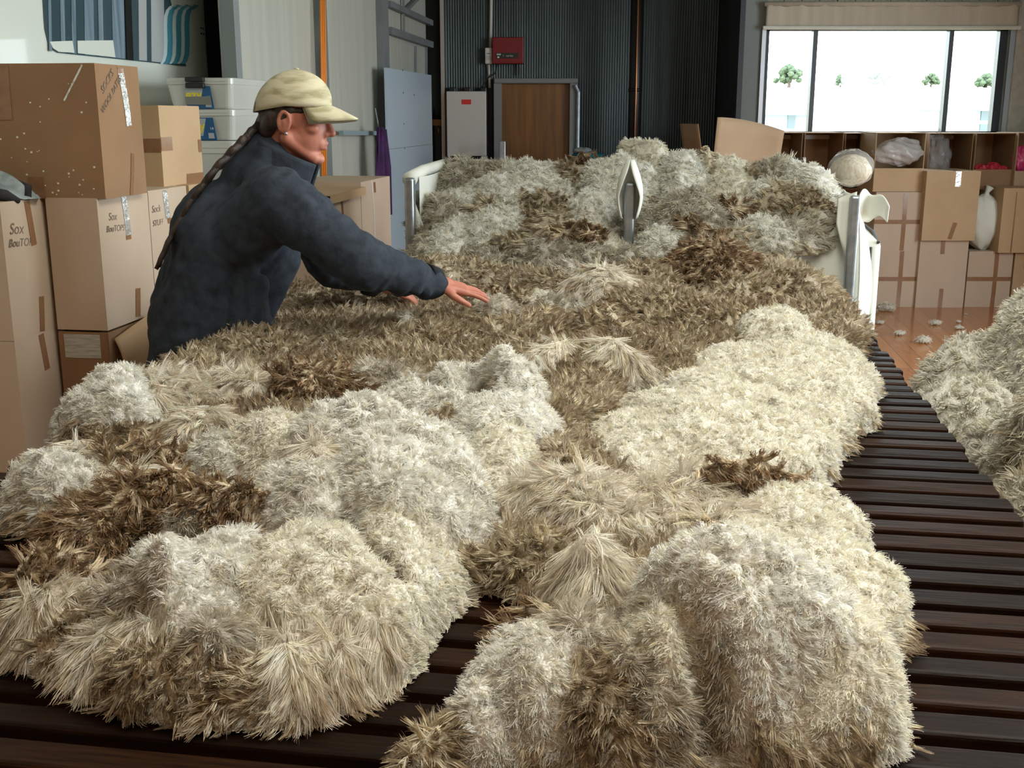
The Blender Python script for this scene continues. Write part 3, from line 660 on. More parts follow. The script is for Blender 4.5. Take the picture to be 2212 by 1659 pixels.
# items on the dark back wall
YW = DW-.012
def pw(px, py, Y=YW): return onY(px, py, Y)
A, B = pw(1064, 139), pw(1131, 82)
o = empty('control_box', ((A.x+B.x)/2, YW, A.z)); tag(o, 'red metal control box with a black name strip on the dark corrugated wall', 'control box')
hw, hh = (B.x-A.x)/2, B.z-A.z
MB().box(-hw, -.13, 0, hw, 0, hh, bev=.008).build('case', M['red'], o)
st = MB().box(-hw*.78, -.133, hh*.2, hw*.68, -.128, hh*.41).build('name_strip', M['black'], o)
TT_ = lambda x, z, y=-.1335: frameM(Vector((x, y, z)), Vector((1, 0, 0)), Vector((0, 0, 1)), Vector((0, -1, 0)))
text('lettering', '1  series', .03, M['greyprint'], o, TT_(.0, hh*.30))
MB().box(-hw*.72, -.136, hh*.32, -hw*.45, -.132, hh*.38).build('badge', M['greyprint'], o); MB().box(-hw*.68, -.136, hh*.22, -hw*.55, -.132, hh*.27).build('badge', M['white_t'], o)
MB().tube([(hw*.75, -.05, 0), (hw*.75, -.05, -.10)], .012, 8).build('cable_gland', M['black'], o)
MB().tube([(-hw*.7, -.05, 0), (-hw*.8, -.07, -.08), (-hw*1.4, -.06, -.14), (-hw*1.7, -.05, -.22)], .008, 8).build('cable', M['blackhose'], o)
A, B = pw(1048, 139), pw(1064, 104)
o = empty('isolator_switch', ((A.x+B.x)/2, YW, A.z)); tag(o, 'small white isolator box on the conduit left of the red control box', 'switch')
hw, hh = (B.x-A.x)/2, B.z-A.z
MB().box(-hw, -.09, 0, hw, 0, hh, bev=.012).build('case', M['white_p'], o); MB().box(-hw*.5, -.094, hh*.6, hw*.5, -.088, hh*.66).build('label', M['steelgrey'], o)
MB().box(-hw*.7, -.0935, hh*.25, hw*.7, -.088, hh*.5).build('dial_plate', M['greyprint'], o)
A = pw(1062, -60); B = pw(1060, 103)
MB().tube([(A.x, YW-.03, A.z), (B.x, YW-.03, B.z)], .016, 8).build('conduit', M['white_p'], None, True, label='vertical cream conduit above the white isolator box', cat='conduit')
A = pw(1056, 140); B = pw(1056, 190)
MB().tube([(A.x, YW-.03, A.z), (B.x+.01, YW-.03, B.z)], .013, 8).build('conduit', M['white_p'], None, True, label='short conduit dropping from the isolator box beside the door', cat='conduit')
A, B = pw(968, 336, YW-.0), pw(1051, 198)
o = empty('white_cabinet', ((A.x+B.x)/2, YW, A.z)); tag(o, 'white wall cabinet with a small red sticker left of the timber door', 'cabinet')
hw, hh = (B.x-A.x)/2, B.z-A.z
MB().box(-hw-.02, -.12, -.01, hw+.01, 0, hh-.01).build('body', M['black'], o); MB().box(-hw, -.16, 0, hw, -.121, hh, bev=.006).build('door', M['white_p'], o)
MB().box(-hw*.24, -.163, hh*.80, hw*.24, -.159, hh*.875).build('red_sticker', M['redsticker'], o)
for x in (-.72, .05, .85): MB().box(hw*x-.03, -.08, hh-.012, hw*x+.03, -.01, hh+.04, bev=.008).build('bracket', M['black'], o)
for px, wpx, y0, y1, mm, lab, dep in ((1011, 36, 365, 351, 'white_p', 'small white box with a red lid strip below the wall cabinet', .2), (1046, 13, 362, 338, 'canvas', 'small cream box beside the door frame below the wall cabinet', .12)):
    A, B = pw(px-wpx/2, y0, YW-.3), pw(px+wpx/2, y1, YW-.3)
    o = empty('small_box', ((A.x+B.x)/2, YW-.3, A.z)); tag(o, lab, 'box'); hw, hh = (B.x-A.x)/2, B.z-A.z
    MB().box(-hw, 0, 0, hw, dep, hh, bev=.004).build('body', M[mm], o)
    if wpx > 20: MB().box(-hw*.8, -.003, hh*.62, hw*.9, .0, hh*.95).build('red_strip', M['redsticker'], o)
# bench carrying those small boxes
A = pw(960, 366, YW-.32); B = pw(1062, 366, YW-.32)
o = empty('workbench', ((A.x+B.x)/2, YW-.17, 0)); tag(o, 'dark bench under the wall cabinet carrying small boxes', 'bench'); hw = (B.x-A.x)/2
MB().box(-hw, -.17, A.z-.06, hw, .16, A.z-.001).build('top', M['steelgrey'], o)
for sx in (-1, 1): MB().box(sx*(hw-.03)-.02, -.15, 0, sx*(hw-.03)+.02, .12, A.z-.06).build('leg', M['steelgrey'], o)
# steel upright beside the door, stacked
A = pw(1078, 362, YW-.5); B = pw(1093, 304, YW-.5)
o = empty('steel_upright', ((A.x+B.x)/2, YW-.5, 0)); tag(o, 'short grey steel upright standing in front of the timber door', 'post')
MB().box(-.03, -.02, 0, .03, .02, B.z, bev=.01).build('channel', M['galv'], o); MB().box(-.008, -.024, B.z-.2, .008, -.019, B.z-.16).build('bolt', M['steelgrey'], o)
# wooden box with tap in recess
A, B = onY(938, 284, 11.3), onY(957, 258, 11.3)
o = empty('wooden_box', ((A.x+B.x)/2, 11.35, 0)); tag(o, 'orange wooden box with a brass tap in the dark corner beside the pale blue sheet', 'box')
MB().box(-.06, -.06, B.z-.06, .05, .06, B.z).build('box_body', M['woodbox'], o); MB().box(-.04, -.04, 0, .03, .04, B.z-.06).build('stand', M['black'], o)
MB().tube([(.0, -.06, B.z-.08), (.0, -.1, B.z-.09), (0, -.1, B.z-.13)], .012, 8).build('tap', M['copper'], o)
MB().tube([(-.05, 0, B.z), (-.045, 0, B.z+.12), (-.02, 0, B.z+.02), (.0, 0, B.z+.06), (.01, 0, B.z)], .01, 6).build('handle', M['black'], o)
# flue pipe
A = onY(1377, 0, 10.6)
o = empty('flue_pipe', (A.x, 10.6, 0)); tag(o, 'tall dark flue pipe rising in front of the corrugated wall', 'pipe')
MB().tube([(0, 0, 0), (0, 0, CEIL)], .062, 24).build('pipe', M['pipe'], o, smooth=True)
for z in (1.0, 1.78, 2.6): MB().tube([(0, 0, z), (0, 0, z+.03)], .066, 24).build('collar', M['pipe'], o, smooth=True)
MB().tube([(-.0, -.075, 0), (-.0, -.075, CEIL)], .008, 8).build('copper_line', M['copper'], o, smooth=True)
# teal container with cloth by the door
A = onY(1270, 330, 10.5)
o = empty('teal_drum', (A.x, 10.5, 0)); tag(o, 'dark teal drum right of the timber door with a folded cloth', 'drum')
MB().tube([(0, 0, 0), (0, 0, A.z-.02), (0, 0, A.z)], [.14, .15, .13], 20).build('drum_body', M['teal_b'], o, smooth=True)
b = MB(); b.ell((-.06, -.03, A.z+.02), (.09, .07, .03), 14, 8, .2, 2); b.build('folded_cloth', M['greycloth'], o, smooth=True)
# cloth on the near-left carton
c = cA-n85*.03+t85*.14+Vector((0, 0, 3*L))
o = empty('draped_cloth', c, -R(AZ)); tag(o, 'crumpled grey and black cloth on the near-left carton stack', 'cloth')
b = MB()
def dc(a, q):
    th = a*2*PI; r_ = q; z = .085*(1-q**2)+.014*math.sin(5*th+3*q)*q+.012*math.sin(9*th)
    return Vector((-.10+.15*r_*math.cos(th)*(1+.15*math.sin(3*th)), .0+.12*r_*math.sin(th), max(.004, z)))
b.sheet(dc, 40, 12, closed=True); b.build('grey_fabric', M['greycloth'], o, smooth=True)
b = MB(); b.tube([(-.16, -.08, .04), (-.06, -.1, .03), (.01, -.07, .02), (.035, -.04, .0)], [.02, .024, .018, .008], 8); b.tube([(-.05, .02, .06), (.02, .03, .03), (.04, .0, .01)], [.02, .022, .012], 8); b.build('black_strap', M['blackcloth'], o, smooth=True)
# ================================================================ TABLE
TAB = empty('wool_table', UV(-.395, 2.8, 0), -R(TAZ)); tag(TAB, 'dark slatted wooden wool table filling the foreground under the spread fleece', 'table')
PIT = .0775; V0, V1 = .90, 4.70
k = 0; v = V0; rn = random.Random(5)
while v < V1:
    L_ = 1.01+rn.uniform(-.004, .012); b = MB(); x0 = -1.01+rn.uniform(-.006, .004)
    b.box(x0, -.026, -.026, L_+rn.uniform(-.004, .004), .026, 0, bev=.007, seg=3)
    o = b.build('slat', M['slat' if rn.random() < .6 else 'slat2'], TAB)
    o.location = (0, v-2.8, TZ+rn.uniform(-.0015, .0008)); o.rotation_euler = (R(rn.uniform(-2.5, 2.5)), 0, R(rn.uniform(-.12, .12))); v += PIT; k += 1
for sx in (-.93, .93): MB().box(sx-.03, -1.92, TZ-.13, sx+.03, 1.92, TZ-.03, bev=.004).build('side_rail', M['frame_wood'], TAB)
for sy in (-1.85, 1.85): MB().box(-.90, sy-.03, TZ-.14, .90, sy+.03, TZ-.04, bev=.004).build('end_rail', M['frame_wood'], TAB)
for sx in (-.85, .85):
    for sy in (-1.75, 1.75): MB().box(sx-.04, sy-.04, 0, sx+.04, sy+.04, TZ-.13, bev=.006).build('leg', M['frame_wood'], TAB)

# ================================================================ WOOL PACK BINS
def wbin(u0, u1, v0, v1, label, posts, H=1.27, dome=0):
    o = empty('wool_bin', UV((u0+u1)/2, v0, 0), -R(TAZ)); tag(o, label, 'wool bin', 'canvas wool packs in steel frames behind the table')
    w = (u1-u0)/2; D = v1-v0
    b = MB(); n = 64
    def P(a, c):
        t = a*4; k = int(t) % 4; f = t-int(t); cs = [(-w, 0), (w, 0), (w, D), (-w, D)]; A = cs[k]; B = cs[(k+1) % 4]; nn = ((0, -1), (1, 0), (0, 1), (-1, 0))[k]
        bu = .035*math.sin(PI*f)*math.sin(PI*min(1, c*1.02))+.006*math.sin(f*17+c*5)*math.sin(PI*f)
        zz = c*(1.0 if k == 0 else H-.06)
        if k == 0: zz = c*(.93+.30*(max(0, (1-2*f) if u0 < -1 else (2*f-1))**6))
        if k == 0 and u0 > -1: zz += c*.08*min(1, max(0, (f-.55)*5))
        if (k == 3 and u0 > -1) or (k == 1 and u0 < -1): zz = c*.95
        return Vector((A[0]+(B[0]-A[0])*f+nn[0]*bu, A[1]+(B[1]-A[1])*f+nn[1]*bu, .02+zz))
    b.sheet(P, n, 16, closed=True)
    q = b.build('canvas_bag', M['canvas'], o, smooth=True); q.modifiers.new('t', 'SOLIDIFY').thickness = .006
    for (sx, sy, hh) in posts:
        b = MB(); b.box(sx-.022, sy-.03, 0, sx+.022, sy+.02, hh, bev=.012, seg=3); b.build('post', M['galv'], o)
    return o, w, D
binL, wl, dl = wbin(-1.262, -.19, 4.93, 5.95, 'white canvas wool pack at the left, heaped with wool', [(-.52, -.03, 1.30), (.46, -.045, 1.29)])
binR, wr, dr = wbin(-.15, .70, 4.93, 5.95, 'white canvas wool pack at the right, its flap folded over the steel post', [(.40, -.045, 1.245)])
# rolled canvas rim of the left bin and flaps
b = MB(); b.tube([(-.53, .0, 1.29), (-.53, .25, 1.315), (-.51, .6, 1.33), (-.50, .95, 1.325)], [.034, .028, .026, .026], 12); b.sheet(lambda a, c: Vector((-.49+.01*math.sin(a*9), .02+.9*a, 1.30-.36*c)), 16, 6)
b.build('rolled_rim', M['canvas'], binL, smooth=True)
b = MB(); b.tube([(-.47, .97, 1.32), (-.15, .99, 1.31), (.4, .99, 1.3)], .025, 10); b.build('rolled_rim', M['canvas'], binL, smooth=True)
b = MB()   # cloth hood over the shared middle post
def hd(a, c):
    lim = R(180-55*min(1, c*1.6)); th = (a-.5)*2*lim; r_ = .012+.046*math.sin(PI*min(1, c*.78+.04))
    return Vector((.46+r_*math.sin(th), -.05+r_*math.cos(th)*1.1-.01, 1.385-.25*c-.06*c*abs(math.cos(th/2))*0))
b.sheet(hd, 28, 14)
q = b.build('post_hood', M['canvas'], binL, smooth=True); q.modifiers.new('t', 'SOLIDIFY').thickness = .004
b = MB()   # folded canvas flap at the right post
def flap(a, c):
    x = .34+.26*a; z = 1.27-.05*a-.16*c*(1-.35*a)+.03*math.sin(a*7)*c; y = -.05-.03*math.sin(PI*a)-.04*c+.02*math.sin(5*a+2*c)
    return Vector((x, y, z))
b.sheet(lambda a, c: Vector((.415+.135*a, -.02+.10*math.sin(3*a)+.02*c, 1.225-.035*a+.05*math.sin(PI*a)-(.17-.10*a)*c+.018*math.sin(9*a))), 20, 10)
b.sheet(lambda a, c: Vector((.33+.075*a, -.055+.01*math.sin(4*a), 1.23+.03*a-(.42-.1*a)*c*(.25+.75*a))), 8, 8)
q = b.build('folded_flap', M['canvas'], binR, smooth=True); q.modifiers.new('t', 'SOLIDIFY').thickness = .005
b = MB()
b.sheet(lambda a, c: Vector((.425+.075*math.sin(PI*c)*(.3+.7*a)+.02*a, -.03+.12*a, 1.18-.75*c)), 8, 14); q = b.build('side_drape', M['canvas'], binR, smooth=True); q.modifiers.new('t', 'SOLIDIFY').thickness = .005
# filled pack standing just behind, its piped corner showing
pk = UV(.63, 5.25, 0)
o = empty('wool_pack', pk, -R(TAZ+3)); tag(o, 'filled square white wool pack with dark piping behind the right bin', 'wool pack')
MB().box(.085, -.10, .02, .215, .72, 1.03, bev=.03, seg=3).build('canvas_bag', M['canvas'], o, smooth=True)
b = MB(); b.tube([(.17, -.104, .04), (.175, -.108, .5), (.17, -.104, 1.0)], .006, 6); b.tube([(.20, -.1, 1.02), (.215, .3, 1.03), (.2, .7, 1.03)], .007, 6); b.build('piping', M['trim'], o)
bg = bag('clear_wool_bag', (onY(1832, 362, 5.6).x, 5.55, onY(1832, 362, 5.6).z), (.108, .12, .088), 'plastic3', 'clear plastic bag of pale wool lying on the heap at the right', noise=.06, seed=3)
b = MB(); b.ell((0.0, 0, .078), (.096, .108, .072), 24, 14, .06, 4); b.build('wool_inside', mat('bagged_wool', (.42, .34, .22), .9, col2=(.62, .55, .42), scale=30, stretch=(3, 3, .6), bump=.6), bg, smooth=True)

# ================================================================ WOOL
def vnoise(P, seed=0):       # smooth value noise, P (n,3)
    P = np.asarray(P, float); i = np.floor(P).astype(np.int64); f = P-i; f = f*f*(3-2*f)
    def h(a, b, c):
        x = (a*73856093) ^ (b*19349663) ^ (c*83492791) ^ (seed*2654435761)
        x = (x ^ (x >> 13))*1274126177 & 0x7fffffff; x = (x ^ (x >> 15))*1103515245 & 0x7fffffff
        return (x & 0xffff)/65535.0
    r = 0
    for dx in (0, 1):
        for dy in (0, 1):
            for dz in (0, 1):
                w = (f[:, 0] if dx else 1-f[:, 0])*(f[:, 1] if dy else 1-f[:, 1])*(f[:, 2] if dz else 1-f[:, 2])
                r = r+w*h(i[:, 0]+dx, i[:, 1]+dy, i[:, 2]+dz)
    return r*2-1
def fnoise(x, y, s, seed=0, oct=2):
    r = 0; a = 1; t = 0
    for o in range(oct):
        r = r+a*vnoise(np.stack([x*s, y*s, np.full_like(x, .37*o+seed)], -1), seed+o); t += a; a *= .5; s *= 2.1
    return r/t
def inpoly(x, y, poly):
    r = np.zeros(x.shape, bool); n = len(poly)
    for i in range(n):
        x0, y0 = poly[i]; x1, y1 = poly[(i+1) % n]
        c = ((y0 > y) != (y1 > y)) & (x < (x1-x0)*(y-y0)/((y1-y0) or 1e-9)+x0); r ^= c
    return r
def pdist(x, y, poly):
    d = np.full(x.shape, 1e9); n = len(poly)
    for i in range(n):
        x0, y0 = poly[i]; x1, y1 = poly[(i+1) % n]; dx, dy = x1-x0, y1-y0
        t = np.clip(((x-x0)*dx+(y-y0)*dy)/(dx*dx+dy*dy+1e-12), 0, 1)
        d = np.minimum(d, np.hypot(x-x0-t*dx, y-y0-t*dy))
    return d
KIND = {'W': 0, 'C': 1, 'B': 2, 'F': 3, 'K': 4, 'G': 5}
#          body colour            tip colour          tipstart  len   spread0 spread1 lift  flow  down  rand
KP = {0: ((.87, .855, .80), (.90, .885, .84), .6, .016, .4, 1.0, 1.0, .20, .10, .40),
      1: ((.86, .825, .72), (.895, .865, .785), .6, .014, .4, 1.0, 1.0, .20, .10, .40),
      2: ((.77, .70, .56), (.33, .255, .175), .52, .032, .9, .45, .95, .50, .2, .28),
      3: ((.86, .82, .73), (.46, .34, .23), .80, .045, .7, .55, .34, .30, .8, .12),
      4: ((.72, .62, .47), (.27, .18, .11), .45, .042, .9, .25, .8, .6, .35, .25),
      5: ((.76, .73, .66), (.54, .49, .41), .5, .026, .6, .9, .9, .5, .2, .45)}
def worley(x, y, s, seed=0, jit=.85):
    X_, Y_ = x/s, y/s; ix, iy = np.floor(X_).astype(np.int64), np.floor(Y_).astype(np.int64); d = np.full(x.shape, 9.0); hid = np.zeros(x.shape)
    for a in (-1, 0, 1):
        for b in (-1, 0, 1):
            cx, cy = ix+a, iy+b
            h = (cx*73856093) ^ (cy*19349663) ^ (seed*83492791); h = ((h ^ (h >> 13))*1274126177) & 0x7fffffff; h = ((h ^ (h >> 15))*1103515245) & 0x7fffffff
            px = cx+.5+jit*((h & 1023)/1023-.5); py = cy+.5+jit*(((h >> 10) & 1023)/1023-.5); q = (X_-px)**2+(Y_-py)**2
            m = q < d; d = np.where(m, q, d); hid = np.where(m, ((h >> 20) & 1023)/1023, hid)
    return np.sqrt(d), hid
class Heap:
    def __init__(s, poly, base, z0=None, kind='B', edge=.06, th=.05, nz=.02, nsc=7, seed=1, ws=1.0):
        s.ws = ws
        s.poly = poly; s.base = base; s.kind = KIND[kind]; s.edge = edge; s.th = th; s.nz = nz; s.nsc = nsc; s.seed = seed; s.lobes = []; s.pits = []; s.cuts = []; s.tint = (1, 1, 1)
    def lobe(s, c, rx, ry, h, kind, ang=0, p=.55, hollow=0):
        s.lobes.append((c[0], c[1], rx, ry, h, KIND[kind], R(ang), p, hollow)); return s
    def eval(s, x, y):
        wx = .018*fnoise(x, y, 14, s.seed+50)+.045*fnoise(x, y, 5, s.seed+51, 1); wy = .018*fnoise(x, y, 14, s.seed+60)+.045*fnoise(x, y, 5, s.seed+61, 1)
        X_, Y_ = x+wx, y+wy
        ins = inpoly(X_, Y_, s.poly) if s.poly else np.zeros(x.shape, bool)
        d = pdist(X_, Y_, s.poly) if s.poly else np.zeros(x.shape)
        d = np.where(ins, d, -d)
        e = np.clip(d/s.edge, 0, 1); h = np.where(d > 0, s.th*np.sqrt(1-(1-e)**2), -1)
        kd = np.full(x.shape, s.kind); hb = h.copy()
        for (cx, cy, rx, ry, hh, k, a, p, hol) in s.lobes:
            dx, dy = X_-cx, Y_-cy; u = (dx*math.cos(a)+dy*math.sin(a))/rx; w = (-dx*math.sin(a)+dy*math.cos(a))/ry
            r2 = u*u+w*w; q = np.where(r2 < 1, hh*np.clip(1-r2, 0, 1)**p, -1)
            if hol: q = np.where(r2 < 1, q-hh*hol*np.exp(-r2*9), q)
            dither = .006*fnoise(x, y, 40, s.seed+70)
            kd = np.where(q+dither > h, k, kd)
            m = (h > 0) & (q > 0); kk = .025
            sm = np.maximum(h, q)+np.where(m, np.clip(kk-np.abs(h-q), 0, kk)**2/(4*kk)*-1.0, 0)
            h = np.where(m, sm, np.maximum(h, q))
        n = s.nz*(fnoise(x, y, s.nsc, s.seed)*1.2+fnoise(x, y, s.nsc*3.1, s.seed+9)*.6)+s.nz*.5*np.abs(fnoise(x, y, s.nsc*5.3, s.seed+19, 1))
        for cp in s.cuts:
            ci = inpoly(x+wx*.5, y+wy*.5, cp); dc = np.where(ci, 0, pdist(x+wx*.5, y+wy*.5, cp)); e = np.clip(dc/.05, 0, 1); h = np.where(ci, -1, np.where(h > 0, h*np.sqrt(1-(1-e)**2)+.004, h))
        for (cx, cy, rx, ry, dp, a) in s.pits:
            dx, dy = X_-cx, Y_-cy; u = (dx*math.cos(a)+dy*math.sin(a))/rx; w = (-dx*math.sin(a)+dy*math.cos(a))/ry; g_ = np.exp(-(u*u+w*w)**1.5)
            h = np.where(h > 0, np.maximum(h-dp*g_, .015), h); kd = np.where((g_ > .45) & (h > 0), 5, kd)  # pit wool switched to the greyer kind, painting shade into the hollows
        amp = np.array([.024, .017, .011, .006, .016, .018])[kd]
        wx2, wy2 = x+.008*fnoise(x, y, 30, s.seed+5, 1), y+.008*fnoise(x, y, 30, s.seed+6, 1)
        d0, h0 = worley(wx2+.02*fnoise(x, y, 12, s.seed+8, 1), wy2, .085*s.ws, s.seed+7); n = n+np.array([.034, .020, .012, .016, .018, .022])[kd]*((.5+.7*h0)*np.sqrt(np.clip(1-d0*d0*1.0, 0, 1))-.45)
        d1, h1 = worley(wx2, wy2, .034*s.ws, s.seed); d2, h2 = worley(wx2, wy2, .013*s.ws, s.seed+3)
        n = n+amp*((.6+.6*h1)*np.sqrt(np.clip(1-d1*d1*1.1, 0, 1))-.35)+amp*.35*np.sqrt(np.clip(1-d2*d2, 0, 1))
        z = np.where(h > 0, h+n*np.clip(h/.05, 0, 1), -1)
        z = np.where(h > 0, np.maximum(z, .004), -1)
        return z+s.base(x, y)*(h > 0), kd, h > 0
def build_heap(hp, cell, name, parent=None, dens=1.0, locks=True, xf=None, bmat=None, lockscale=1.0, **kw):
    if hp.poly: xs = [p[0] for p in hp.poly]; ys = [p[1] for p in hp.poly]
    else: xs = []; ys = []
    for l in hp.lobes: m_ = max(l[2], l[3]); xs += [l[0]-m_, l[0]+m_]; ys += [l[1]-m_, l[1]+m_]
    x0, x1, y0, y1 = min(xs)-.03, max(xs)+.03, min(ys)-.03, max(ys)+.03
    nx, ny = int((x1-x0)/cell)+1, int((y1-y0)/cell)+1
    gx, gy = np.meshgrid(np.linspace(x0, x1, nx), np.linspace(y0, y1, ny)); gx = gx.ravel(); gy = gy.ravel()
    z, kd, ok = hp.eval(gx, gy)
    zb = hp.base(gx, gy)
    z = np.where(ok, z, zb+.002)
    okg = ok.reshape(ny, nx)
    idx = np.arange(nx*ny).reshape(ny, nx)
    cellok = okg[:-1, :-1] | okg[1:, :-1] | okg[:-1, 1:] | okg[1:, 1:]
    a = idx[:-1, :-1][cellok]; b_ = idx[:-1, 1:][cellok]; c_ = idx[1:, 1:][cellok]; d_ = idx[1:, :-1][cellok]
    faces = np.stack([a, b_, c_, d_], -1)
    co = np.stack([gx, gy, z], -1)
    used = np.unique(faces); remap = -np.ones(len(co), int); remap[used] = np.arange(len(used))
    co2 = co[used]; f2 = remap[faces]
    me = bpy.data.meshes.new(name); me.vertices.add(len(co2)); me.vertices.foreach_set('co', co2.ravel().astype(np.float32))
    me.loops.add(f2.size); me.loops.foreach_set('vertex_index', f2.ravel().astype(np.int32)); me.polygons.add(len(f2)); me.polygons.foreach_set('loop_start', (np.arange(len(f2))*4).astype(np.int32))
    body = np.array([KP[i][0] for i in range(6)]); tip = np.array([KP[i][1] for i in range(6)])
    col = np.array(hp.tint)*(body[kd[used]]*.6+tip[kd[used]]*.4)*(.93+.07*vnoise(co2*25, 3))[:, None]
    at = me.attributes.new('Col', 'FLOAT_COLOR', 'POINT'); at.data.foreach_set('color', np.concatenate([col, np.ones((len(col), 1))], 1).astype(np.float32).ravel())
    me.update(calc_edges=True)
    o = link(name, me, bmat or M['woolbase'], parent, True, **kw)
    if not locks: return o
    # triangles for sampling
    T = np.concatenate([f2[:, [0, 1, 2]], f2[:, [0, 2, 3]]]); A, B, D = co2[T[:, 0]], co2[T[:, 1]], co2[T[:, 2]]
    nr = np.cross(B-A, D-A); ar = np.linalg.norm(nr, axis=1)/2; nr = nr/(2*ar[:, None]+1e-12); nr *= np.sign(nr[:, 2:3]+1e-9)
    cen = (A+B+D)/3
    cam = np.array([0, 0, CAMH]); dv = cam-cen; dist = np.linalg.norm(dv, axis=1); face = (nr*dv).sum(1)/dist
    sp = (.0032+.0025*dist)/math.sqrt(dens); kt = kd[used][T[:, 0]]
    kf = np.array([1.0, 1.0, .8, .9, .7, .9])[kt]
    lam = np.minimum(ar, cell*cell*7)/(sp*sp)*np.where(face < -.15, .10, np.where(face < .12, .7, 1))*kf
    cnt = RNG.poisson(lam); ti = np.repeat(np.arange(len(T)), cnt); n = len(ti)
    r1 = np.sqrt(RNG.random(n)); r2 = RNG.random(n)
    root = A[ti]*(1-r1)[:, None]+B[ti]*(r1*(1-r2))[:, None]+D[ti]*(r1*r2)[:, None]
    nn = nr[ti]; kk = kt[ti]; ds = dist[ti]
    groups = {}
    make_locks(name, root, nn, kk, ds, o, hp.seed, lockscale, hp.base, hp.tint)
    return o
def nrm(v): return v/(np.linalg.norm(v, axis=-1, keepdims=True)+1e-12)
def make_locks(name, root, nn, kk, ds, parent, seed, ls, base, tint):
    for sel, nm, lab in (((0, 1, 5), 'clean_wool', 'pale cut-side wool'), ((2, 3, 4), 'tip_wool', 'long locks with weathered brown tips')):
        m = np.isin(kk, sel)
        if m.sum() < 5: continue
        o = strands(nm, root[m], nn[m], kk[m], ds[m], parent, seed, ls, base, tint); o['kind'] = 'stuff'; o['label'] = lab
def strands(name, root, nn, kk, ds, parent, seed, ls, base, tint=(1, 1, 1)):
    n = len(root); P = {k: np.array(v, dtype=object) for k, v in KP.items()}
    g = lambda j: np.array([KP[int(k)][j] for k in kk], float)
    body, tip, ts, ln, s0, s1, lift, flow, down, rnd = [g(j) for j in range(10)]
    fx = fnoise(root[:, 0], root[:, 1], 5.5, seed+30); fy = fnoise(root[:, 0], root[:, 1], 5.5, seed+31)
    fl = nrm(np.stack([fx, fy-.25, np.zeros(n)], -1))
    dn = np.array([0, 0, -1.0])[None]-nn*(-nn[:, 2:3]); dnl = np.linalg.norm(dn, axis=1, keepdims=True); dn = dn/(dnl+1e-6)*np.clip(dnl*1.6, 0, 1)
    rv = RNG.normal(size=(n, 3)); rv = nrm(rv)
    cw = .020+.004*ds; dW, hW = worley(root[:, 0]+.3*root[:, 2], root[:, 1]+.3*root[:, 2], .026, seed+90); dV, hV = worley(root[:, 0]+.3*root[:, 2], root[:, 1]+.3*root[:, 2], .026, seed+90)
    ca_ = hW*37.7; lean = np.stack([np.cos(ca_), np.sin(ca_), .4*np.sin(ca_*1.7)], -1)*np.where(kk <= 1, .75, .35)[:, None]
    dr = nrm(nn*lift[:, None]+lean+fl*flow[:, None]*(.6+.4*RNG.random(n))[:, None]+dn*down[:, None]+rv*rnd[:, None])
    big = (.8+.25*ds/2.2)
    ln = ln*(.75+.5*RNG.random(n))*(1+.12*(ds-2))*ls
    rad = np.array([.006, .0055, .0050, .007, .0065, .007])[kk]*(.6+.4*ds/1.6)*ls
    nS = np.array([11, 11, 12, 13, 14, 11])[kk]
    hue = (1+.05*RNG.normal(size=(n, 1)))*(.94+.09*((hW*7.3) % 1))[:, None]; yel = np.array([1, .975, .90])[None]**(RNG.random((n, 1))**2*1.6)
    patch = fnoise(root[:, 0], root[:, 1], 9, seed+77)[:, None]
    body = body*hue*yel; tip = tip*(1+.16*RNG.normal(size=(n, 1)))*yel
    # random stained or clean locks mix the kinds
    body = np.clip(body*(1+.05*patch), .02, .9)*np.array(tint); tip = tip*np.array(tint)
    ts = ts+.10*RNG.normal(size=n)-(.30*patch[:, 0]-.05)*(kk == 2)-.12*patch[:, 0]*(kk > 2)+.10*(((hW*5.1) % 1)-.5)*(kk >= 2)
    li = np.repeat(np.arange(n), nS); N_ = len(li)
    K = 4 if ds.mean() > 3.2 else 5; t = np.linspace(0, 1, K)
    D0 = dr[li]; ax1 = nrm(np.cross(D0, nrm(RNG.normal(size=(n, 3)))[li])); ax2 = np.cross(D0, ax1)
    th = RNG.random(N_)*2*PI; rr = np.sqrt(RNG.random(N_))
    off = (ax1*np.cos(th)[:, None]+ax2*np.sin(th)[:, None])*rr[:, None]
    Ls = ln[li]*(.72+.32*RNG.random(N_))
    bend = nrm(RNG.normal(size=(n, 3)))[li]*.22+RNG.normal(size=(N_, 3))*.06+np.array([0, 0, -.16])
    curl = np.array([.30, .30, .12, .08, .28, .16])[kk][li]
    ph = RNG.random(N_)*6.28; frq = (2.0+1.2*RNG.random(n))[li]
    sd = nrm(np.cross(D0, RNG.normal(size=(N_, 3))))
    w0 = (np.array([.00098, .00092, .0013, .00085, .0019, .0011])[kk]*(.55+.42*ds)*ls)[li]*(.7+.6*RNG.random(N_))
    bz = base(root[:, 0], root[:, 1])[li]+.003
    V = np.empty((N_, K, 2, 3), np.float32); Ccol = np.empty((N_, K, 2, 4), np.uint8); Ccol[..., 3] = 255
    bl, tl, tsl = body[li], tip[li], ts[li]
    sj = (1+.05*RNG.normal(size=(N_, 1)))
    for j, tt in enumerate(t):
        spread = (s0+(s1-s0)*tt**.8)[li]*rad[li]
        p = root[li]-D0*.004+off*spread[:, None]+D0*(Ls*tt)[:, None]+bend*(Ls*tt*tt)[:, None]
        cr = (curl*Ls*.35)*tt*np.sin(frq*2*PI*tt*.5+ph*.15*1+ph*(1-.7*tt))
        p = p+sd*cr[:, None]+ax1[:, :]*(curl*Ls*.2*tt*np.cos(frq*PI*tt+ph))[:, None]
        p[:, 2] = np.maximum(p[:, 2], bz+.0005*j)
        w = w0*(1-.55*tt**2)*(.9 if j == 0 else 1)
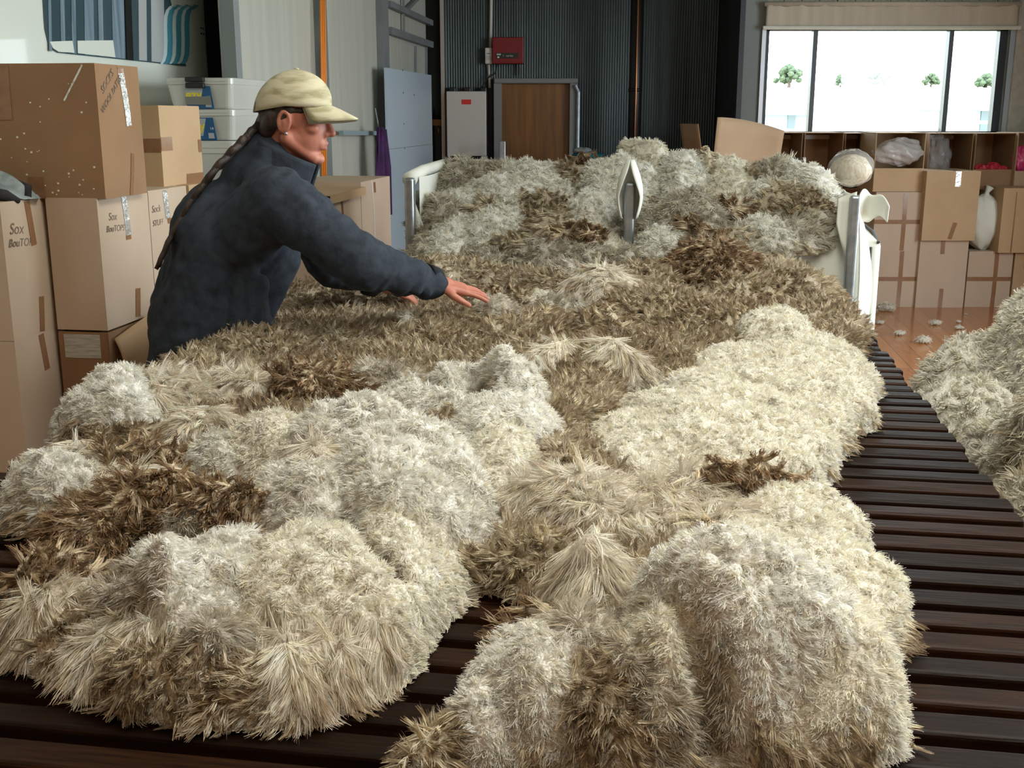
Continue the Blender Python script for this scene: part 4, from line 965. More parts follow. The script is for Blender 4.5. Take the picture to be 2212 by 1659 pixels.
        V[:, j, 0] = p-sd*w[:, None]*.5; V[:, j, 1] = p+sd*w[:, None]*.5
        mix = np.clip((tt-tsl)/.28, 0, 1)[:, None]; mix = mix*mix*(3-2*mix)
        c = np.clip((bl*(1-mix)+tl*mix)*sj, .01, .92)
        c = (np.where(c < .0031308, 12.92*c, 1.055*c**(1/2.4)-.055)*255).astype(np.uint8); Ccol[:, j, 0, :3] = c; Ccol[:, j, 1, :3] = c
    nv = N_*K*2; base_i = (np.arange(N_)*K*2)[:, None]; j = np.arange(K-1)[None]*2
    q = np.stack([base_i+j, base_i+j+1, base_i+j+3, base_i+j+2], -1).reshape(-1, 4)
    me = bpy.data.meshes.new(name); me.vertices.add(nv); me.vertices.foreach_set('co', V.ravel())
    me.loops.add(q.size); me.loops.foreach_set('vertex_index', q.ravel().astype(np.int32)); me.polygons.add(len(q)); me.polygons.foreach_set('loop_start', (np.arange(len(q))*4).astype(np.int32))
    at = me.attributes.new('Col', 'BYTE_COLOR', 'POINT'); at.data.foreach_set('color_srgb', (Ccol.ravel()/np.float32(255)).astype(np.float32))
    me.update(calc_edges=True)
    o = link(name, me, M['wool'], parent, True)
    print('WOOL', name, n, N_, nv, [l for l in open('/proc/self/status') if 'VmRSS' in l or 'VmHWM' in l])
    del V, Ccol, D0, ax1, ax2, off, bend, sd, li, q, bl, tl; import gc; gc.collect()
    return o

# ---- the fleece spread on the table: outline surveyed at table height
def XY(px, py, z=.88): p = onz(px, py, z); return (p.x, p.y)
OUT = [XY(330, 830), XY(395, 770, .92), XY(520, 695, .93), XY(620, 655, .93), XY(760, 612, .94), XY(860, 560, .96), XY(900, 545, .96),
       (-.45, 4.86), (.2, 4.78), (.8, 4.66), (1.1, 4.58), XY(1760, 640, .93), XY(1830, 690, .9), XY(1880, 735, .88), XY(1800, 780, .88),
       XY(1500, 900), XY(1400, 1000), XY(1500, 1130), XY(1700, 1180), XY(1850, 1250), XY(1850, 1400), XY(1700, 1560),
       XY(1560, 1600), XY(1450, 1500), XY(1380, 1350), XY(1230, 1300), XY(1090, 1290), XY(1000, 1290), XY(900, 1360), XY(800, 1420), XY(740, 1470), XY(620, 1510),
       XY(450, 1500), XY(250, 1480), XY(110, 1430), XY(60, 1370), XY(70, 1310), XY(80, 1250), XY(100, 1190), XY(190, 1145), XY(100, 1120), XY(60, 1060), XY(140, 1000), XY(160, 940), XY(230, 860)]
fl = Heap(OUT, lambda x, y: np.full_like(x, TZ+.001), kind='B', th=.055, edge=.07, nz=.012, nsc=9, seed=1)
def LB(px, yb, rx, ry, h, kind, ang=0, z=.87, p=.55, hollow=0):
    q = onz(px, yb, z); fl.lobe((q.x, q.y+ry), rx, ry, h, kind, ang, p, hollow)
# far field
LB(960, 640, .26, .18, .12, 'B'); LB(1000, 560, .3, .3, .14, 'G', z=.95); LB(1380, 690, .20, .22, .16, 'B'); LB(1330, 720, .15, .20, .19, 'F', p=.5)
LB(1640, 700, .34, .26, .15, 'B'); LB(1560, 690, .20, .30, .23, 'K', p=.7); LB(1720, 700, .20, .3, .17, 'B'); LB(1440, 740, .28, .18, .13, 'B')
LB(1090, 715, .17, .17, .105, 'C'); LB(1210, 665, .10, .14, .15, 'G'); LB(1180, 720, .12, .14, .10, 'C')
LB(1560, 760, .30, .22, .11, 'B'); LB(1800, 740, .16, .30, .08, 'B'); LB(640, 690, .2, .16, .09, 'B'); LB(850, 650, .24, .2, .10, 'B')
LB(950, 800, .35, .28, .09, 'B'); LB(700, 800, .35, .28, .085, 'B'); LB(1290, 900, .18, .36, .10, 'B'); LB(1120, 790, .28, .24, .10, 'B')
LB(500, 830, .20, .3, .09, 'B'); LB(870, 770, .04, .05, .10, 'W')
rb = random.Random(31)
for k in range(46):      # ruffles across the weathered side
    px, py = rb.uniform(480, 1700), rb.uniform(620, 900)
    if (px > 1330 and py > 780) or (px < 1150 and py > 800) or (px < 700 and py < 700): continue
    r_ = rb.uniform(.045, .12); LB(px, py, r_*rb.uniform(.8, 1.8), r_, rb.uniform(.10, .15), rb.choice('BBBFGBK'), rb.uniform(-40, 40))
# left edge
LB(215, 990, .13, .17, .13, 'W'); LB(330, 960, .20, .16, .115, 'F', 20); LB(520, 930, .26, .14, .10, 'F', 10); LB(660, 925, .14, .09, .12, 'K'); LB(760, 905, .18, .12, .10, 'G')
LB(380, 1030, .11, .10, .11, 'F'); LB(100, 1140, .09, .09, .10, 'W'); LB(140, 1090, .09, .08, .11, 'F'); LB(260, 1130, .16, .08, .085, 'F'); LB(240, 1080, .15, .05, .10, 'K')
# centre whites
LB(1040, 960, .16, .20, .17, 'W'); LB(900, 970, .14, .15, .10, 'W'); LB(1090, 1110, .12, .26, .14, 'W'); LB(1110, 1190, .10, .20, .125, 'C')
LB(870, 1270, .16, .22, .18, 'W', 10); LB(760, 1150, .16, .16, .19, 'W'); LB(540, 1130, .12, .15, .16, 'C'); LB(430, 1140, .08, .12, .12, 'W'); LB(880, 1300, .10, .20, .13, 'C')
LB(620, 1290, .13, .15, .15, 'W'); LB(690, 1210, .08, .12, .17, 'F')
# front left
LB(700, 1470, .20, .20, .11, 'C', p=.5); LB(780, 1390, .12, .14, .11, 'C'); LB(620, 1440, .14, .14, .13, 'C'); LB(400, 1450, .14, .12, .105, 'W'); LB(360, 1420, .05, .05, .14, 'W')
LB(300, 1370, .16, .10, .05, 'K'); LB(420, 1270, .12, .06, .14, 'K', 15); LB(350, 1215, .13, .04, .13, 'K', 10); LB(170, 1260, .09, .07, .09, 'K'); LB(110, 1400, .10, .09, .08, 'K'); LB(170, 1310, .07, .06, .08, 'K')
LB(140, 1440, .11, .10, .07, 'F'); LB(280, 1490, .12, .10, .065, 'F'); LB(300, 1440, .09, .08, .09, 'G'); LB(520, 1520, .13, .14, .07, 'F'); LB(640, 1530, .10, .10, .07, 'F'); LB(780, 1480, .07, .09, .07, 'F'); LB(840, 1430, .05, .07, .06, 'F')
LB(470, 1490, .06, .05, .085, 'G')
# right creams
LB(1650, 1080, .28, .46, .085, 'C', -9, p=.35); LB(1760, 950, .23, .40, .09, 'C', -9, p=.35); LB(1430, 1080, .16, .28, .075, 'C', p=.4); LB(1710, 800, .13, .20, .13, 'C'); LB(1800, 860, .17, .3, .08, 'C', p=.4)
LB(1620, 1290, .17, .15, .10, 'F'); LB(1760, 1280, .13, .14, .10, 'C'); LB(1520, 1250, .20, .17, .11, 'F', 0); LB(1600, 1180, .15, .028, .135, 'K', -3); LB(1780, 1470, .155, .21, .10, 'C', p=.4); LB(1720, 1540, .16, .18, .11, 'C', p=.45)
LB(1260, 1260, .12, .15, .11, 'F', -20); LB(1140, 1230, .07, .12, .08, 'F'); LB(1290, 1230, .10, .14, .10, 'F'); LB(1250, 1120, .07, .16, .075, 'B')
LB(1610, 1640, .13, .16, .19, 'W', 12); LB(1700, 1640, .13, .13, .13, 'C'); LB(1500, 1640, .09, .12, .15, 'C'); LB(1270, 1450, .08, .09, .15, 'F'); LB(1360, 1480, .07, .09, .11, 'C')
LB(1520, 1470, .025, .05, .20, 'K', 25); LB(1540, 1560, .03, .03, .17, 'K')
# the torn piece at the front edge
LB(1160, 1560, .07, .08, .095, 'F'); LB(1120, 1490, .045, .045, .085, 'K'); LB(1065, 1510, .03, .04, .06, 'K'); LB(1240, 1590, .08, .08, .11, 'G'); LB(1130, 1680, .09, .10, .08, 'W'); LB(1020, 1680, .05, .05, .05, 'W'); LB(880, 1690, .03, .04, .035, 'B')
LB(1290, 1680, .09, .09, .09, 'B'); LB(1390, 1660, .09, .10, .10, 'G'); LB(1220, 1640, .08, .07, .08, 'W'); LB(1060, 1610, .04, .05, .05, 'W')
def PIT(px, py, z, rx, ry, dp, ang=0): q = onz(px, py, z); fl.pits.append((q.x, q.y, rx, ry, dp, R(ang)))
fl.cuts.append([XY(*q, .86) for q in ((1020, 1275), (1100, 1300), (1220, 1305), (1225, 1345), (1120, 1372), (1040, 1385), (1015, 1440), (985, 1500), (965, 1560), (900, 1610), (860, 1700), (600, 1700), (600, 1585), (700, 1560), (830, 1500), (885, 1450), (900, 1390), (935, 1350))])
fl.cuts.append([XY(*q, .86) for q in ((-60, 1400), (20, 1440), (90, 1490), (260, 1550), (420, 1545), (600, 1580), (600, 1800), (-60, 1800))])
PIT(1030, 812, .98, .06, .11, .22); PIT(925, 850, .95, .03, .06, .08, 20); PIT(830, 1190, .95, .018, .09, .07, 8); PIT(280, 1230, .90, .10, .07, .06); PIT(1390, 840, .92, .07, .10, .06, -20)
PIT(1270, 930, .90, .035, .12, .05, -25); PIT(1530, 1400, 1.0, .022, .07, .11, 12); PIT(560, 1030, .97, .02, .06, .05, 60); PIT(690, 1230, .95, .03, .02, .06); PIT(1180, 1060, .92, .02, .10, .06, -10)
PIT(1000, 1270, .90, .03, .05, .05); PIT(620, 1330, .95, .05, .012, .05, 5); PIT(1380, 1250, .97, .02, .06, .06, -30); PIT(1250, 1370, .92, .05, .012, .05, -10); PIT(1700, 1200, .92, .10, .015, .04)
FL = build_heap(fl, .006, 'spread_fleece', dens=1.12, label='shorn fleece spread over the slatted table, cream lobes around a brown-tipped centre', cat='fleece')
# ---- heaps in the two bins (built in world x,y)
def UVXY(u, v): p = UV(u, v); return (p.x, p.y)
def bbase(x, y):
    v_ = x*TT.x+y*TT.y; u_ = x*TN.x+y*TN.y
    return .93+np.clip((v_-4.72)/.7, 0, 1)*.28
binpolyL = [UVXY(-1.24, 4.70), UVXY(-.22, 4.70), UVXY(-.22, 5.9), UVXY(-1.24, 5.9)]
hl = Heap(binpolyL, bbase, kind='G', th=.05, edge=.08, nz=.035, nsc=6, seed=4, ws=1.8)
def HB(hp, px, py, z, rx, ry, h, k, p=.6): q = onz(px, py, z) if z < CAMH else None; hp.lobe((q.x, q.y), rx, ry, h, k, 0, p)
def HU(hp, u, v, rx, ry, h, k, p=.6): hp.lobe(UVXY(u, v), rx, ry, h, k, 0, p)
HU(hl, -.95, 5.15, .24, .25, .12, 'W'); HU(hl, -1.05, 4.82, .16, .16, .09, 'W'); HU(hl, -.75, 5.3, .26, .26, .125, 'W'); HU(hl, -.62, 4.95, .2, .18, .10, 'B'); HU(hl, -.85, 4.9, .16, .12, .12, 'W')
HU(hl, -.35, 5.25, .18, .22, .17, 'W', .5); HU(hl, -.24, 5.5, .15, .2, .235, 'C', .5); HU(hl, -.42, 5.0, .14, .16, .13, 'W'); HU(hl, -.5, 5.4, .14, .14, .135, 'K'); HU(hl, -1.12, 5.0, .1, .2, .10, 'G'); HU(hl, -.32, 4.82, .12, .1, .07, 'C')
HU(hl, -1.0, 5.5, .3, .3, .10, 'G'); HU(hl, -.66, 5.12, .16, .05, .13, 'B'); HU(hl, -.92, 5.0, .12, .07, .14, 'B'); HU(hl, -.45, 4.84, .14, .08, .09, 'K'); HU(hl, -.78, 4.80, .12, .06, .08, 'B'); HU(hl, -.55, 5.32, .09, .08, .155, 'B')
hl.tint = (.93, .94, .92)
build_heap(hl, .012, 'wool_heap', locks=True, dens=1.1, lockscale=1.1, label='heap of white and grey oddments overflowing the left wool bin', cat='wool', group='wool heaps in the bins')
binpolyR = [UVXY(-.20, 4.70), UVXY(.26, 4.76), UVXY(.40, 4.97), UVXY(.66, 5.02), UVXY(.66, 5.9), UVXY(-.20, 5.9)]
hr = Heap(binpolyR, bbase, kind='G', th=.05, edge=.08, nz=.035, nsc=6, seed=8, ws=1.8)
HU(hr, -.06, 5.3, .15, .2, .22, 'W', .5); HU(hr, .14, 5.35, .18, .22, .17, 'C', .5); HU(hr, .03, 5.05, .16, .16, .17, 'G'); HU(hr, .32, 5.22, .16, .22, .10, 'W'); HU(hr, .54, 5.3, .14, .24, .16, 'W'); HU(hr, .50, 5.08, .14, .12, .12, 'B'); HU(hr, .30, 4.96, .16, .12, .09, 'W')
HU(hr, .05, 4.82, .14, .10, .09, 'B'); HU(hr, -.12, 4.85, .12, .12, .10, 'W'); HU(hr, .4, 5.55, .2, .2, .12, 'G'); HU(hr, .20, 5.1, .07, .09, .13, 'K'); HU(hr, .40, 5.1, .15, .06, .15, 'B'); HU(hr, .48, 4.99, .17, .10, .10, 'G'); HU(hr, .02, 4.93, .10, .07, .13, 'K'); HU(hr, .16, 4.86, .12, .06, .10, 'B'); HU(hr, .05, 5.36, .05, .10, .22, 'B'); HU(hr, .26, 5.36, .05, .08, .16, 'B')
hr.tint = (.93, .94, .92)
build_heap(hr, .012, 'wool_heap', locks=True, dens=1.1, lockscale=1.1, label='tall heap of white and brown wool piled in the right wool bin', cat='wool', group='wool heaps in the bins')
# ---- fleeces heaped right of the table
pr = [(1.12, 3.35), (1.25, 3.62), (1.5, 3.9), (1.9, 4.2), (2.5, 4.3), (2.7, 3.0), (2.3, 1.7), (1.08, 1.62), (1.05, 2.2), (1.09, 2.8)]
hq = Heap(pr, lambda x, y: np.full_like(x, .0), kind='G', th=.64, edge=.10, nz=.03, nsc=6, seed=12, ws=1.5)
for (x, y, rx, ry, h, k) in ((1.35, 3.2, .22, .28, .76, 'W'), (1.60, 3.5, .3, .35, .84, 'W'), (1.32, 2.75, .20, .25, .80, 'W'), (1.22, 2.35, .13, .2, .74, 'G'), (1.85, 3.25, .42, .5, 1.16, 'W'), (1.64, 2.72, .20, .34, 1.06, 'W'), (1.7, 2.3, .4, .3, .98, 'W'), (1.95, 2.8, .5, .5, 1.22, 'W'), (1.26, 2.62, .07, .10, .89, 'G')):
    hq.lobe((x, y), rx, ry, h, k, 0, .22)
hq.tint = (.82, .815, .77)
build_heap(hq, .012, 'fleece_pile', locks=True, dens=.42, lockscale=1.4, label='tall pile of rolled off-white fleeces at the right beside the table', cat='fleece')
# ---- loose tufts on the floor
def tuft(p, r, label, seed, kind='C', z0=0.0, flat=.6, grp='loose tufts of wool on the timber floor', name='wool_tuft', cat='wool tuft'):
    o = empty(name, (p[0], p[1], z0)); tag(o, label, cat, grp)
    b = MB(); b.ell((0, 0, r*flat*.5), (r*.7, r*.45, r*flat*.5), 14, 9, .2, seed); q = b.build('tuft_core', M['wool'], o, smooth=True)
    at = q.data.attributes.new('Col', 'FLOAT_COLOR', 'POINT'); at.data.foreach_set('color', np.tile([.72, .68, .58, 1], len(q.data.vertices)).astype(np.float32))
    co = np.array([v.co[:] for v in q.data.vertices]); m = co[:, 2] > r*.05; co = co[m]
    nn = nrm(co-np.array([0, 0, r*flat*.4])); rep = max(1, int(90/len(co))); co = np.repeat(co, rep, 0); nn = nrm(np.repeat(nn, rep, 0)+RNG.normal(size=(len(co), 3))*.3)
    kk = np.full(len(co), KIND[kind]); s_ = strands('wool_fibres', co, nn, kk, np.full(len(co), 3.0), o, seed, r/.07, lambda x, y: np.zeros_like(x)); s_['kind'] = 'stuff'
for i, (px, py, r, lab) in enumerate(((1914, 672, .10, 'grey-white tuft on the floor against the carton row'), (1900, 700, .045, 'tiny tuft on the floor just behind the wool bin corner'), (1943, 724, .055, 'small tuft on the floor between the bin and the carton row'),
        (1994, 741, .075, 'largest white tuft on the floor, nearest the fleece pile'), (2020, 702, .06, 'elongated white tuft in the middle of the floor'), (2071, 711, .045, 'round tuft on the floor near the fleece pile'), (2070, 697, .03, 'small tuft just behind the round one on the floor'),
        (2086, 680, .018, 'speck of wool on the floor close to the cartons'), (1983, 777, .016, 'speck of wool on the floor at the edge of the pile'))):
    p = onz(px, py, 0); tuft((p.x, p.y), r, lab, 20+i)
# wool spilling behind the person
p = onz(322, 735, .75); p = onY(326, 730, 4.05)
tuft((p.x, p.y), .13, 'brown wool spilling from the open carton behind the person', 51, 'B', z0=p.z-.06, grp=None)
# ================================================================ PERSON
def solid(name, caps, ells, vox, smooth_it, m, parent=None, cut=None, sm_f=.5, **kw):
    """One continuous surface grown from tapered limbs and rounded masses, fused by a voxel remesh."""
    b = bmesh.new()
    def addsphere(c, r, M3=None):
        mt = Matrix.Translation(c) @ (M3.to_4x4() if M3 is not None else Matrix.Identity(4)) @ Matrix.Diagonal((*(r if isinstance(r, (tuple, list)) else (r, r, r)), 1))
        bmesh.ops.create_icosphere(b, subdivisions=3, radius=1, matrix=mt)
    for (p, q, r0, r1) in caps:
        p, q = Vector(p), Vector(q); addsphere(p, r0); addsphere(q, r1)
        d = q-p; ln = d.length
        if ln < 1e-5: continue
        rot = d.to_track_quat('Z', 'Y').to_matrix().to_4x4()
        bmesh.ops.create_cone(b, cap_ends=True, segments=20, radius1=r0, radius2=r1, depth=ln, matrix=Matrix.Translation((p+q)/2) @ rot)
    for e in ells: addsphere(Vector(e[0]), e[1], e[2] if len(e) > 2 else None)
    me = bpy.data.meshes.new('tmp'); b.to_mesh(me); b.free()
    t = bpy.data.objects.new('tmp', me); C.objects.link(t)
    r = t.modifiers.new('r', 'REMESH'); r.mode = 'VOXEL'; r.voxel_size = vox
    s = t.modifiers.new('s', 'SMOOTH'); s.iterations = smooth_it; s.factor = sm_f
    bpy.context.view_layer.update()
    m2 = bpy.data.meshes.new_from_object(t.evaluated_get(bpy.context.evaluated_depsgraph_get()))
    bpy.data.objects.remove(t); m2.name = name; m2.materials.clear()
    if cut:
        bb = bmesh.new(); bb.from_mesh(m2); bmesh.ops.delete(bb, geom=[v for v in bb.verts if cut(v.co)], context='VERTS'); bb.to_mesh(m2); bb.free()
    return link(name, m2, m, parent, True, **kw)
def skinmat():
    m, nt, out = newmat('skin')
    b = N(nt, 'ShaderNodeBsdfPrincipled'); nt.links.new(b.outputs[0], out.inputs[0]); b.inputs['Roughness'].default_value = .5
    tc = N(nt, 'ShaderNodeTexCoord'); nz = N(nt, 'ShaderNodeTexNoise'); nz.inputs['Scale'].default_value = 14
    nt.links.new(tc.outputs['Object'], nz.inputs['Vector'])
    nt.links.new(ramp(nt, nz.outputs[0], [(.3, (.44, .16, .105)), (.7, (.51, .21, .145))]), b.inputs['Base Color'])
    b.inputs['Subsurface Weight'].default_value = .12; b.inputs['Subsurface Radius'].default_value = (.02, .008, .005); b.inputs['Subsurface Scale'].default_value = .4
    return m
SK = skinmat()
JK = mat('navy_fleece_cloth', (.019, .026, .038), .95, col2=(.030, .039, .054), scale=40, bump=.3)
JK2 = mat('dark_sleeve_lining', (.010, .012, .016), .95)
HAIR = mat('dark_brown_hair', (.022, .014, .011), .55, col2=(.05, .035, .028), scale=60, stretch=(1, 1, .1), bump=.6)
CAPM = mat('khaki_cap_cloth', (.33, .30, .17), .85, col2=(.56, .52, .36), scale=11, stretch=(1.0, 1, 4), lo=.38, hi=.55, bump=.1)
CAPD = mat('cap_underside', (.10, .08, .05), .9)
JEAN = mat('dark_trousers', (.02, .022, .03), .9)
HC = onY(638, 258, 3.36)                                   # centre of the head
Hrot = Matrix.Rotation(R(-4), 3, 'Z') @ Matrix.Rotation(R(9), 3, 'Y')
def hp_(x, y, z): return HC+Hrot @ Vector((x, y, z))
sh_r = Vector((-.66, 3.17, 1.335)); el_r = Vector((-.43, 3.14, 1.165)); wr_r = Vector((-.235, 3.34, 1.075))
sh_l = Vector((-.70, 3.53, 1.33)); el_l = Vector((-.60, 3.66, 1.08)); wr_l = Vector((-.45, 3.72, 1.02))
hip = Vector((-.955, 3.37, .96)); chest = Vector((-.83, 3.36, 1.20)); neck = Vector((-.70, 3.36, 1.40))
root = empty('person', (hip.x-.02, hip.y, 0)); tag(root, 'person in a dark navy jacket and khaki cap, leaning over the wool with arms outstretched', 'person')
root_off = Vector((hip.x-.02, hip.y, 0)); HIPS = []
def L_(o):
    o.matrix_parent_inverse = Matrix.Translation(-root_off); return o
caps = []; ells = []
# head and face
ells += [(hp_(-.012, 0, .032), (.098, .077, .095), Hrot), (hp_(.035, 0, -.03), (.062, .058, .086), Hrot), (hp_(.01, 0, -.05), (.07, .062, .05), Hrot)]
caps += [(hp_(-.005, s*.052, -.055), hp_(.070, s*.014, -.100), .022, .019) for s in (1, -1)]
ells += [(hp_(.080, 0, -.102), (.020, .022, .018), Hrot)]
caps += [(hp_(.088, 0, .018), hp_(.112, 0, -.022), .0085, .0125)]+[(hp_(.098, s*.011, -.028), hp_(.090, s*.016, -.027), .009, .007) for s in (1, -1)]
caps += [(hp_(.082, -.034, .030), hp_(.090, 0, .028), .011, .011), (hp_(.082, .034, .030), hp_(.090, 0, .028), .011, .011)]
ells += [(hp_(.062, s*.044, -.014), (.022, .018, .02), Hrot) for s in (1, -1)]+[(hp_(.078, 0, -.055), (.022, .03, .022), Hrot)]
caps += [(hp_(.088, -.020, -.058), hp_(.100, 0, -.053), .0055, .0065), (hp_(.088, .020, -.058), hp_(.100, 0, -.053), .0055, .0065), (hp_(.088, -.017, -.067), hp_(.097, 0, -.068), .006, .007), (hp_(.088, .017, -.067), hp_(.097, 0, -.068), .006, .007)]
for s in (1, -1):   # eyelids, ears
    caps += [(hp_(.074, s*.040, .016), hp_(.084, s*.022, .017), .006, .006), (hp_(.074, s*.040, .004), hp_(.083, s*.022, .004), .0055, .0055)]
    er = [(-.012+.017*math.cos(a), s*(.078+.004*math.sin(a)), -.008+.029*math.sin(a)) for a in [k*PI/5 for k in range(10)]]
    caps += [(hp_(*er[i]), hp_(*er[(i+1) % 10]), .0058, .0058) for i in range(10)]+[(hp_(-.010, s*.074, -.008), hp_(-.010, s*.074, -.026), .011, .008)]
# neck, trunk, arms, legs
caps += [(hp_(-.022, 0, -.05), neck, .052, .060), (neck+Vector((-.02, 0, -.03)), chest, .075, .14), (chest, hip, .145, .135)]
caps += [(neck+Vector((-.02, -.02, -.04)), sh_r, .05, .056), (neck+Vector((-.02, .02, -.04)), sh_l, .05, .056)]
caps += [(sh_r, el_r, .054, .041), (el_r, wr_r, .041, .026), (sh_l, el_l, .054, .041), (el_l, wr_l, .041, .026)]
for s in (-1, 1):
    h_ = hip+Vector((0, s*.085, -.03)); kn = Vector((hip.x-.04, hip.y+s*.10, .48)); an = Vector((hip.x-.10, hip.y+s*.11, .09))
    caps += [(h_, kn, .082, .058), (kn, an, .056, .038), (an+Vector((-.02, 0, -.04)), an+Vector((.12, 0, -.055)), .038, .03)]
def hand(wr, d, up, side, s=1.0, curl=.25):
    d = Vector(d).normalized(); up = Vector(up); up = (up-d*up.dot(d)).normalized(); lat = d.cross(up)*side    # lat points to the thumb side
    out = [(wr, wr+d*.035*s, .024*s, .026*s)]
    kn = []
    for k, (o_, ln, r) in enumerate(((.030, .072, .0086), (.010, .080, .0090), (-.011, .074, .0086), (-.030, .058, .0078))):
        b0 = wr+d*.092*s+lat*o_*s-up*.002*k*s; out.append((wr+d*.025*s+lat*o_*.55*s, b0, .0165*s, .0125*s)); sp = d+lat*(o_*6.0)
        sp.normalize(); dd = sp; p = b0; seg = (ln*.45, ln*.30, ln*.25)
        for j, sg in enumerate(seg):
            dd = (dd-up*(curl*(.6+.5*j))).normalized(); q = p+dd*sg*s; out.append((p, q, r*s*(1-.08*j), r*s*(.93-.09*j))); p = q
    t0 = wr+d*.030*s+lat*.024*s; t1 = t0+(d*.55+lat*.75-up*.15).normalized()*.042*s; t2 = t1+(d*.85+lat*.42-up*.2).normalized()*.030*s; t3 = t2+(d*.95+lat*.2-up*.3).normalized()*.022*s
    out += [(t0, t1, .0150*s, .0115*s), (t1, t2, .0112*s, .0098*s), (t2, t3, .0096*s, .0078*s)]
    return out
caps += hand(wr_r, (.93, .22, -.20), (.12, -.25, 1), 1, 1.02, .10)
caps += hand(wr_l, (.80, .25, -.35), (.3, 0, 1), -1, 1.0, .25)
body = L_(solid('body', caps, ells, .0042, 3, SK, root))
for s in (-1, 1):
    b = MB(); b.ell((0, 0, 0), (.0115, .0115, .0115), 16, 10); e = b.build('eye', mat('eye_white', (.6, .56, .52), .2), root, True); e.data.transform(Matrix.Translation(hp_(.0745, s*.031, .0105))); L_(e)
    b = MB(); b.ell((0, 0, 0), (.0055, .0055, .0055), 12, 8); e2 = b.build('iris', mat('iris_brown', (.05, .03, .02), .15), e, True); e2.data.transform(Matrix.Translation(hp_(.0815, s*.0305, .0105)))
b = MB(); b.tube([hp_(.086, -.019, -.0625), hp_(.1, 0, -.0605), hp_(.086, .019, -.0625)], .0035, 6); L_(b.build('lips', mat('lips', (.42, .12, .10), .5), root, True))
b = MB(); b.ell(hp_(.0, -.086, -.040), (.005, .004, .005), 8, 6); L_(b.build('earring', M['alu2'], root, True))
for s in (-1, 1): b = MB(); b.tube([hp_(.071, s*.0465, .010), hp_(.081, s*.0385, .009), hp_(.0895, s*.026, .0105)], [.0015, .0025, .002], 6); L_(b.build('eyelash', HAIR, root, True))
for s in (-1, 1): b = MB(); b.tube([hp_(.078, s*.045, .026), hp_(.090, s*.03, .033), hp_(.092, s*.015, .030)], [.002, .0035, .0025], 6); L_(b.build('eyebrow', HAIR, root, True))
# hair under the cap and long braid
hc = [(hp_(-.05, s*.058, .005), hp_(-.07, s*.035, -.045), .026, .024) for s in (-1, 1)]+[(hp_(-.03, s*.070, .028), hp_(.035, s*.066, .030), .014, .009) for s in (-1, 1)]+[(hp_(-.085, .02, -.02), hp_(-.095, 0, -.05), .035, .03), (hp_(.0, -.074, .03), hp_(-.035, -.066, -.02), .012, .014)]
L_(solid('hair', hc, [(hp_(-.055, 0, .01), (.055, .068, .06), Hrot)], .006, 3, HAIR, root))
bp = [hp_(-.105, -.005, -.035), Vector((-.785, 3.28, 1.49)), Vector((-.85, 3.24, 1.42)), Vector((-.92, 3.215, 1.33)), Vector((-.985, 3.20, 1.22)), Vector((-1.03, 3.195, 1.13))]
pts = []
for i in range(len(bp)-1):
    for k in range(7): pts.append(bp[i].lerp(bp[i+1], k/7))
b = MB()
for s in (0, 1, 2):
    q = []; rr = []
    for i, p in enumerate(pts):
        a = i*.62+s*2*PI/3; w = .013*(1-.45*i/len(pts)); q.append(p+Vector((.35*math.sin(2*a)*w, math.cos(a)*w*1.1, math.sin(2*a)*.6*w))); rr.append(.0125*(1-.5*i/len(pts)))
    b.tube(q, rr, 8)
L_(b.build('braid', HAIR, root, True))
# cap
b = MB()
def crown(a, c):
    th = a*2*PI; fi = c*PI/2; k = 1+.012*math.cos(6*th)*math.sin(fi*2)
    x = math.cos(th)*math.cos(fi)*k; y = math.sin(th)*math.cos(fi)*k; z = math.sin(fi)**.9
    drop = .035*max(0, -math.cos(th))*(1-c)
    return hp_(-.012+.113*x, .092*y, .036+.106*z-drop+.014*max(0, math.cos(th))*(1-c))
b.sheet(crown, 48, 16, closed=True); cp_ = L_(b.build('cap', CAPM, root, True)); cp_.modifiers.new('t', 'SOLIDIFY').thickness = .003
b = MB(); b.tube([hp_(-.012, 0, .142), hp_(-.012, 0, .146)], [.009, .006], 10); b.build('button', CAPM, cp_, True)
def brim(a, c):
    s = (a-.5)*2; w = .078*math.sin(PI/2*min(1, 1.15-.35*c))*s; x0 = math.sqrt(max(0, 1-(.078*s/.089)**2))*.108-.014; ln = .090*(1-abs(s)**2.6*.75)
    return hp_(x0+ln*c, w*(1-.05*c), .058-.020*c-.030*s*s*(.4+.6*c)-.006*c*c)
b = MB(); b.sheet(brim, 24, 8); q = b.build('brim', CAPM, cp_, True); q.modifiers.new('t', 'SOLIDIFY').thickness = .005
b = MB(); b.sheet(lambda a, c: brim(a, c)+Hrot @ Vector((-.002, 0, -.0065)), 24, 8); b.build('brim_underside', CAPD, cp_, True)
b = MB(); b.sheet(lambda a, c: hp_(-.108-.006*math.cos((a-.5)*2), .05*(a-.5)*2, .012+.03*c-.01), 8, 4); b.build('adjuster_strap', M['greyprint'], cp_, True)
